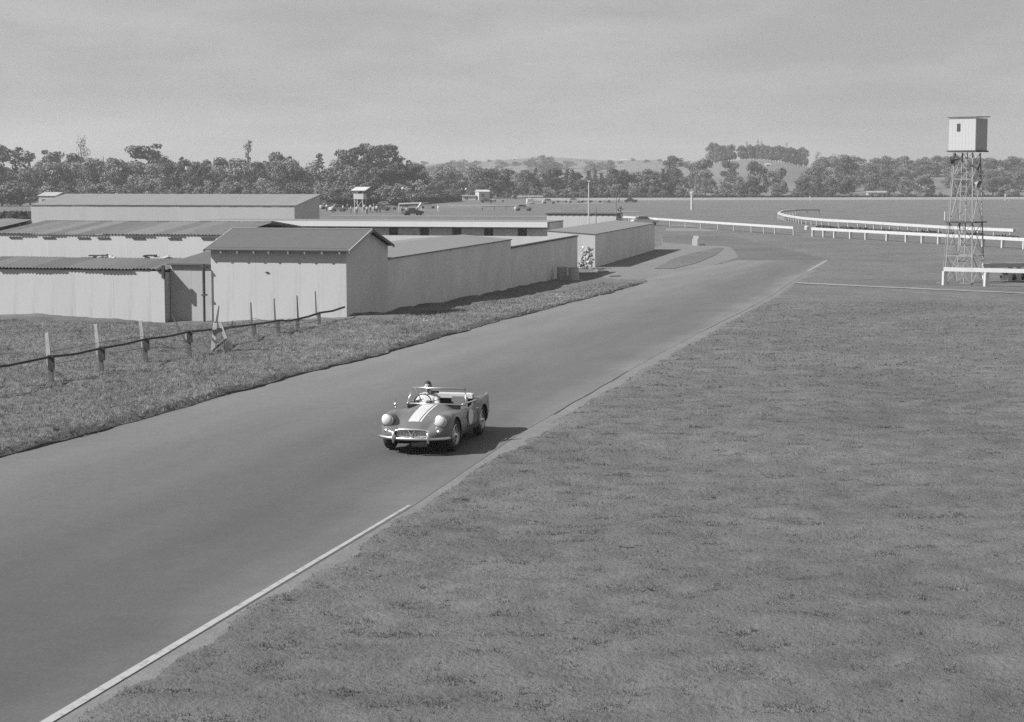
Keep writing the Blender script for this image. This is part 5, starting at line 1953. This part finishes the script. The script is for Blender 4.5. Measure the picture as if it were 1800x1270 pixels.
# grille
mb = MB()
mb.path([(1.925 - 0.25 * abs(y) ** 2, y * 1.06, .435 + z * 1.1) for y, z in gp + gp[:1]], 0.016, n=8)
grl = mb.build('grille', 'chrome', car, smooth=True)
bars = MB()
for k in range(5):
    z_ = .435 + (k - 2) * .027
    hw_ = .34 - .02 * abs(k - 2)
    bars.bar((1.90, -hw_, z_), (1.90, hw_, z_), 0.012, 0.013)
for k in range(11):
    y = -0.30 + k * 0.06
    bars.bar((1.885, y, .435 - .06), (1.885, y, .435 + .06), 0.01, 0.01)
bars.build('grille_bars', 'chrome', grl)
vv = MB().bar((1.93, -0.07, .50), (1.95, 0, .40), .02, .02).bar((1.93, 0.07, .50), (1.95, 0, .40), .02, .02)
vv.build('badge', 'chrome', grl)
# bumper with overriders
bp = [(2.02 - 0.30 * (abs(y) / 0.74) ** 2.2, y, .335) for y in np.linspace(-0.745, 0.745, 19)]
bmp = MB().path(bp, 0.032, n=10).build('front_bumper', 'chrome', car, smooth=True)
for y in (-0.36, 0.36):
    MB().lathe([(0, -.12), (.028, -.10), (.034, 0), (.03, .09), (0, .12)], n=12, centre=(2.01, y, .36)).build('overrider', 'chrome', bmp, smooth=True)
rbp = [(-2.24 + 0.25 * (abs(y) / 0.68) ** 2.2, y, .42) for y in np.linspace(-0.68, 0.68, 15)]
MB().path(rbp, 0.03, n=10).build('rear_bumper', 'chrome', car, smooth=True)
for sy in (-1, 1):
    MB().lathe([(0, -0.05), (.045, -.03), (.045, .03), (0, .05)], n=12, axis='x', centre=(-2.10, sy * .60, .64)).build('tail_lamp', 'chrome', car, smooth=True)
MB().box((2.0, 0.02, .19), (2.015, 0.34, .29)).build('number_plate', 'blackv', car)

# windscreen
WSB = [(0.30 - 0.55 * (abs(y) / .62) ** 2.4 * 0.55, y, .835 - .045 * (abs(y) / .6) ** 2) for y in np.linspace(-.64, .64, 21)]
WST = [(0.30 - 0.21 - 0.62 * (abs(y) / .62) ** 2.4 * 0.5, y * .90, 1.14 - 0.04 * (abs(y) / .62) ** 3) for y in np.linspace(-.64, .64, 21)]
mb = MB()
mb.v = WSB + WST
mb.f = [(k, k + 1, k + 22, k + 21) for k in range(20)]
mb.m = [0] * 20
ws = mb.build('windscreen', 'glass', car, smooth=True)
MB().path(WST, 0.019, n=10).path([WSB[0], WST[0]], 0.014).path([WSB[-1], WST[-1]], 0.014).build('screen_frame', 'chrome', ws, smooth=True)
MB().path(WSB, 0.018, n=10).build('lower_seal', 'chrome', ws, smooth=True)
for y in (-.12, -.48):
    MB().bar((0.36, y, .86), (0.20, y + .26, .92), 0.012, 0.012).build('wiper', 'blackv', car)
# mirrors
m1 = MB().lathe([(0, -.02), (.04, -.015), (.036, .02), (0, .03)], n=14, axis='x', centre=(0.80, -.66, .87))
m1.tube((0.80, -.66, .74), (0.80, -.66, .84), .008)
m1.build('wing_mirror', 'chrome', car, smooth=True)
MB().box((0.10, -.09, 1.04), (0.12, .09, 1.085)).build('rear_view_mirror', 'blackv', car)

# cockpit: seats, hood cloth behind, steering wheel, dash
for sy in (-1, 1):
    st = MB()
    c = 0.31 * sy
    st.box((-.72, c - .21, .36), (-.22, c + .21, .50)).build('seat', 'leather', car)
    bk = MB()
    bk.bar((-.70, c, .46), (-.86, c, .85), .42, .12, w2=.34, h2=.08)
    bk.build('seat_back', 'leather', car)
MB().bar((-1.0, -.56, .86), (-1.0, .56, .86), .17, .09).bar((-1.08, -.5, .875), (-1.08, .5, .875), .12, .07).build('folded_hood', 'tonneau', car)
MB().box((.12, -.56, .66), (.25, .56, .80)).build('dashboard', 'blackv', car)
sw = MB()
cw = Vector((-0.06, -.31, .80))
ringp = []
for k in range(25):
    a = 2 * math.pi * k / 24
    ringp.append(cw + Vector((-.055 * math.sin(a), .19 * math.cos(a), .18 * math.sin(a))))
sw.path(ringp, .012, n=6).path([cw, cw + Vector((.25, 0, -.08))], .015)
for k in (0, 8, 16):
    sw.path([ringp[k], cw], .008)
sw.build('steering_wheel', 'blackv', car, smooth=True)
# pale trim on the door tops and a fuel cap, door outline and handle
for sy in (-1, 1):
    MB().path([(x, sy * (hw(x) * .83), max(zf(x), zc(x) - .04) + .004) for x in np.linspace(.1, -.95, 12)], .018, n=6).build('cockpit_trim', 'chrome', car, smooth=True)
    dl = MB()
    yy_ = lambda x, z: sy * (hw(x) * 1.0 + .002)
    dl.path([(0.18, yy_(.18, .3), .34), (0.18, yy_(.18, .7), .70)], .005, n=4).path([(-.68, yy_(-.68, .3), .34), (-.68, yy_(-.68, .7), .74)], .005, n=4).path([(0.18, yy_(.18, .3), .34), (-.25, yy_(-.25, .3), .33), (-.68, yy_(-.68, .3), .34)], .005, n=4)
    d_ = dl.build('door', 'blackv', car)
    MB().path([(-.50, sy * (hw(-.5) + .02), .66), (-.62, sy * (hw(-.62) + .02), .66)], .012, n=6).build('handle', 'chrome', d_)
MB().lathe([(0, 0), (.05, 0), (.05, .03), (0, .04)], n=14, centre=(-1.35, -.35, .80)).build('fuel_cap', 'chrome', car)
# round racing disc on each door: pale and rubbed, nothing readable on it
for sy in (-1, 1):
    mb = MB()
    n_ = 30
    mb.v = [(-.10, sy * (hw(-.1) + .012), .54)]
    for k in range(n_):
        a = 2 * math.pi * k / n_
        x = -.10 + .20 * math.cos(a)
        mb.v.append((x, sy * (hw(x) + .010), .54 + .165 * math.sin(a)))
    mb.f = [(0, 1 + k, 1 + (k + 1) % n_) for k in range(n_)]
    mb.m = [0] * n_
    mb.build('door_roundel', 'stripe_worn', car)

# wheels: tyre, wire-spoked rim, knock-off hub
tyre_me = MB().lathe([(.20, -.075), (.245, -.085), (.30, -.078), (.322, -.055), (.326, 0), (.322, .055), (.30, .078), (.245, .085), (.20, .075), (.195, 0), (.20, -.075)], n=36, axis='y').mesh('tyre', 'tyre', True)
rim_ = MB().lathe([(.20, -.06), (.214, -.078), (.205, -.085), (.195, -.05), (.19, 0), (.195, .05), (.205, .085), (.214, .078), (.20, .06)], n=36, axis='y')
for k in range(24):
    a = 2 * math.pi * k / 24
    b = a + (0.35 if k % 2 else -0.35)
    rim_.tube((.045 * math.cos(a), .055, .045 * math.sin(a)), (.197 * math.cos(b), .03 if k % 4 < 2 else -.02, .197 * math.sin(b)), .005, n=4)
rim_me = rim_.mesh('rim', 'chrome', False)
hub_me = MB().lathe([(0, .0), (.05, .0), (.055, .06), (.035, .075), (.03, .105), (0, .11)], n=14, axis='y').mesh('hub', 'chrome', True)
disc_me = MB().lathe([(0, -.05), (.19, -.05), (.19, -.03), (0, -.03)], n=24, axis='y').mesh('brake_backplate', 'blackv')
for sx in (1.17, -1.17):
    for sy in (-1, 1):
        wh = link('wheel', tyre_me, car, (sx, sy * .645, .326))
        steer = R(-4) if sx > 0 else 0
        wh.rotation_euler = (0, 0, (0 if sy > 0 else math.pi) + steer)
        link('rim', rim_me, wh)
        link('hub', hub_me, wh)
        link('brake_backplate', disc_me, wh)
# dark underside so that daylight does not pass through
MB().box((1.55, -.40, .17), (-1.9, .40, .23)).build('underbody', 'blackv', car)
MB().path([(-1.5, .45, .22), (-2.2, .45, .25)], .025).build('exhaust', 'chrome', car)

# ------------------------------------------------------------------ the driver, seated in the right-hand seat
dc = Vector((-.50, -.31, .455))
DV = [(0, 0, 0), (.0, 0, .16), (-.05, 0, .34), (-.04, 0, .46), (0.0, 0, .53),
      (-.05, .17, .42), (.10, .25, .22), (.32, .15, .34), (.40, .12, .38),
      (-.05, -.17, .42), (.10, -.25, .22), (.32, -.15, .34), (.40, -.12, .38),
      (.05, .10, 0), (.42, .14, .12), (.75, .12, -.10), (.88, .12, -.08),
      (.05, -.10, 0), (.42, -.14, .12), (.75, -.12, -.10), (.88, -.12, -.08)]
DE = [(0, 1), (1, 2), (2, 3), (3, 4), (2, 5), (5, 6), (6, 7), (7, 8), (2, 9), (9, 10), (10, 11), (11, 12), (0, 13), (13, 14), (14, 15), (15, 16), (0, 17), (17, 18), (18, 19), (19, 20)]
DR = [.13, .14, .15, .055, .06, .065, .045, .03, .032, .065, .045, .03, .032, .09, .07, .05, .04, .09, .07, .05, .04]
fig = skin_mesh('body', DV, DE, DR, 'skin', 2)
driver = thing('person', 'driver in light shirt behind the wheel of the open sports car', 'person', (0, 0, 0))
driver.matrix_world = Matrix.Translation(CARC) @ Matrix.Rotation(HEAD, 4, 'Z') @ Matrix.Translation(dc)
bo = link('body', fig, driver)
# head with brow, nose, chin and ears, turned slightly towards the bend
hd = bmesh.new()
bmesh.ops.create_uvsphere(hd, u_segments=24, v_segments=18, radius=1)
for v in hd.verts:
    x, y, z = v.co
    k = 1.0 - 0.22 * max(0, -z) ** 1.2
    v.co = Vector((x * .098 * (0.94 if z < 0 else 1), y * .076 * k, z * .118))
    if x > 0.55 and abs(y) < .22 and -0.35 < z < 0.15:
        v.co.x += 0.022 * (1 - abs(y) / .22)
    if x > .5 and .05 < z < .3 and .2 < abs(y) < .6:
        v.co.x -= 0.010
    if x > .4 and -.9 < z < -.55:
        v.co.x += .012
    if abs(y) > .9 and abs(z) < .25 and abs(x) < .3:
        v.co.y *= 1.12
hme = bpy.data.meshes.new('head')
for f_ in hd.faces:
    f_.smooth = True
hd.to_mesh(hme)
hd.free()
hme.materials.append(MAT['skin'])
head = link('head', hme, driver, (0.01, 0, .635))
head.rotation_euler = (0, R(6), R(12))
hr_ = bmesh.new()
bmesh.ops.create_uvsphere(hr_, u_segments=20, v_segments=14, radius=1)
for v in hr_.verts:
    x, y, z = v.co
    v.co = Vector((x * .108 - .010, y * .086, z * .128 + .006))
bmesh.ops.delete(hr_, geom=[v for v in hr_.verts if (v.co.x > .045 and v.co.z < .07) or v.co.z < -.07], context='VERTS')
bmesh.ops.solidify(hr_, geom=hr_.faces[:], thickness=.012)
hme = bpy.data.meshes.new('hair')
hr_.to_mesh(hme)
hr_.free()
hme.materials.append(MAT['hair'])
link('hair', hme, head)
ey = MB()
for sy in (-1, 1):
    ey.box((.084, sy * .03 - .012, .012), (.094, sy * .03 + .012, .022))
ey.box((.088, -.022, -.062), (.097, .022, -.056))
ey.build('eyes', 'hair', head)
sh = skin_mesh('shirt', [DV[i] for i in (0, 1, 2, 5, 6, 9, 10)] + [(-.045, 0, .43), (.22, .20, .28), (.22, -.20, .28)],
               [(0, 1), (1, 2), (2, 3), (3, 4), (2, 5), (5, 6), (2, 7), (4, 8), (6, 9)], [.145, .155, .165, .08, .062, .08, .062, .07, .055, .055], 'cloth', 2)
link('shirt', sh, driver)
tw = skin_mesh('trousers', [DV[i] for i in (0, 13, 14, 15, 17, 18, 19)], [(0, 1), (1, 2), (2, 3), (0, 4), (4, 5), (5, 6)], [.145, .105, .085, .065, .105, .085, .065], 'trousers', 1)
link('trousers', tw, driver)
for sy in (-1, 1):
    fb = MB()
    wx = Vector((.40, sy * .12, .38))
    for k in range(4):
        y0 = wx.y + sy * (.030 - .018 * k)
        L_ = (.050, .056, .052, .042)[k]
        p = [Vector((.43, y0, .395)), Vector((.43 + L_ * .6, y0, .405)), Vector((.43 + L_ * .9, y0, .385)), Vector((.43 + L_ * .6, y0, .368))]
        fb.path(p, .0085, n=6)
    fb.path([Vector((.40, wx.y - sy * .03, .39)), Vector((.43, wx.y - sy * .045, .375)), Vector((.445, wx.y - sy * .04, .36))], .010, n=6)
    fb.build('fingers', 'skin', bo, smooth=True)


# ------------------------------------------------------------------ grass
def grass_nodes(name, m, density, h, r, tilt, dens_noise=None, seed=1):
    g = bpy.data.node_groups.new(name, 'GeometryNodeTree')
    g.interface.new_socket('Geometry', in_out='INPUT', socket_type='NodeSocketGeometry')
    g.interface.new_socket('Geometry', in_out='OUTPUT', socket_type='NodeSocketGeometry')
    gi = g.nodes.new('NodeGroupInput')
    go = g.nodes.new('NodeGroupOutput')
    dp_ = g.nodes.new('GeometryNodeDistributePointsOnFaces')
    dp_.inputs['Density'].default_value = density
    dp_.inputs['Seed'].default_value = seed
    g.links.new(gi.outputs[0], dp_.inputs['Mesh'])
    if dens_noise:
        nz = g.nodes.new('ShaderNodeTexNoise')
        nz.inputs['Scale'].default_value = dens_noise
        nz.inputs['Detail'].default_value = 3
        mr_ = g.nodes.new('ShaderNodeMapRange')
        mr_.inputs['From Min'].default_value = 0.42
        mr_.inputs['From Max'].default_value = 0.58
        mr_.inputs['To Min'].default_value = density * 0.6
        mr_.inputs['To Max'].default_value = density
        g.links.new(nz.outputs[0], mr_.inputs['Value'])
        g.links.new(mr_.outputs[0], dp_.inputs['Density'])
    j = g.nodes.new('GeometryNodeJoinGeometry')
    rr = random.Random(seed)
    for k in range(7):
        cn = g.nodes.new('GeometryNodeMeshCone')
        cn.fill_type = 'NONE'
        cn.inputs['Vertices'].default_value = 3
        cn.inputs['Radius Top'].default_value = 0.0006
        cn.inputs['Radius Bottom'].default_value = r * rr.uniform(.7, 1.2)
        cn.inputs['Depth'].default_value = h * rr.uniform(.6, 1.2)
        tr = g.nodes.new('GeometryNodeTransform')
        tr.inputs['Translation'].default_value = (rr.uniform(-.03, .03), rr.uniform(-.03, .03), -0.008)
        tr.inputs['Rotation'].default_value = (rr.uniform(-tilt, tilt), rr.uniform(-tilt, tilt), 0)
        g.links.new(cn.outputs[0], tr.inputs['Geometry'])
        g.links.new(tr.outputs[0], j.inputs[0])
    sm = g.nodes.new('GeometryNodeSetMaterial')
    sm.inputs['Material'].default_value = MAT[m]
    g.links.new(j.outputs[0], sm.inputs['Geometry'])
    ip = g.nodes.new('GeometryNodeInstanceOnPoints')
    g.links.new(dp_.outputs['Points'], ip.inputs['Points'])
    g.links.new(sm.outputs[0], ip.inputs['Instance'])
    rv = g.nodes.new('FunctionNodeRandomValue')
    rv.data_type = 'FLOAT_VECTOR'
    rv.inputs[0].default_value = (-.25, -.25, 0)
    rv.inputs[1].default_value = (.25, .25, 6.28)
    g.links.new(rv.outputs[0], ip.inputs['Rotation'])
    rs = g.nodes.new('FunctionNodeRandomValue')
    rs.data_type = 'FLOAT'
    rs.inputs[2].default_value = 0.5
    rs.inputs[3].default_value = 1.35
    g.links.new(rs.outputs[1], ip.inputs['Scale'])
    g.links.new(ip.outputs[0], go.inputs[0])
    return g


def patch(name, fx0, fx1, y0, y1, step, label_kind, ng, keep=None):
    V, Fc = [], []
    ys_ = np.arange(y0, y1, step)
    nx = 90
    for y in ys_:
        a, b = float(fx0(y)), float(fx1(y))
        xs_ = np.linspace(a, b, nx)
        zs_ = fine(xs_, np.full(nx, y)) - 0.012
        V += list(zip(xs_.tolist(), [float(y)] * nx, zs_.tolist()))
    for i in range(len(ys_) - 1):
        for k in range(nx - 1):
            Fc.append((i * nx + k, i * nx + k + 1, (i + 1) * nx + k + 1, (i + 1) * nx + k))
    me = bpy.data.meshes.new(name)
    me.from_pydata(V, [], Fc)
    me.materials.append(MAT['ground'])
    o = link(name, me)
    o['kind'] = 'stuff'
    md = o.modifiers.new('grass', 'NODES')
    md.node_group = ng
    return o


rview = lambda y: 960 / F * (y + 1) + 0.5
patch('mown_grass', lambda y: xr(y) + 0.14 + 0.25 * float(sstep((y - 30) / 12)), lambda y: max(rview(y), xr(y) + 0.9), 16.2, 46, 0.5, '', grass_nodes('mown', 'blades', 330, 0.034, 0.0048, 0.8, 3.0, 3))
patch('mown_grass', lambda y: xr(y) + 0.14 + 0.25 * float(sstep((y - 30) / 12)), lambda y: max(rview(y), xr(y) + 0.9), 46, 95, 0.8, '', grass_nodes('mown_far', 'blades', 70, 0.050, 0.009, 0.7, 1.2, 4))
patch('verge_grass', lambda y: max(-960 / F * (y + 1) - .5, -24) if y < 62 else max(-960 / F * (y + 1), -24), lambda y: xl(y) + float(rag_left(y)) - 0.05, 30, 75, 0.6, '', grass_nodes('verge', 'weeds', 110, 0.085, 0.0065, 0.75, 1.3, 5))
patch('verge_grass', lambda y: A1.x + 2.3 + (y - A1.y) * 0.26, lambda y: xl(y) + float(rag_left(y)) - 0.05, 75, 118, 0.8, '', grass_nodes('verge_far', 'weeds', 60, 0.10, 0.010, 0.75, 1.0, 6))
patch('grass_tussocks', lambda y: xr(y) + 0.4 + 0.35 * float(sstep((y - 30) / 12)), lambda y: max(rview(y), xr(y) + 0.9), 16.2, 60, 0.6, '', grass_nodes('tussocks', 'blades', 2.5, 0.05, 0.007, 0.9, 0.8, 9))

# ------------------------------------------------------------------ air
HZ = 0.00027
mb = MB().box((-2900, -80, LOW - 3.5), (2900, 3400, 70))
hm = bpy.data.materials.new('haze')
hm.use_nodes = True
ht_ = hm.node_tree
ht_.nodes.clear()
ho = ht_.nodes.new('ShaderNodeOutputMaterial')
hv = ht_.nodes.new('ShaderNodeVolumePrincipled')
hv.inputs['Color'].default_value = (0.80, 0.80, 0.80, 1)
hv.inputs['Density'].default_value = HZ
hv.inputs['Anisotropy'].default_value = 0.2
ht_.links.new(hv.outputs[0], ho.inputs['Volume'])
MAT['haze'] = hm
o = mb.build('haze', 'haze')
o['kind'] = 'stuff'
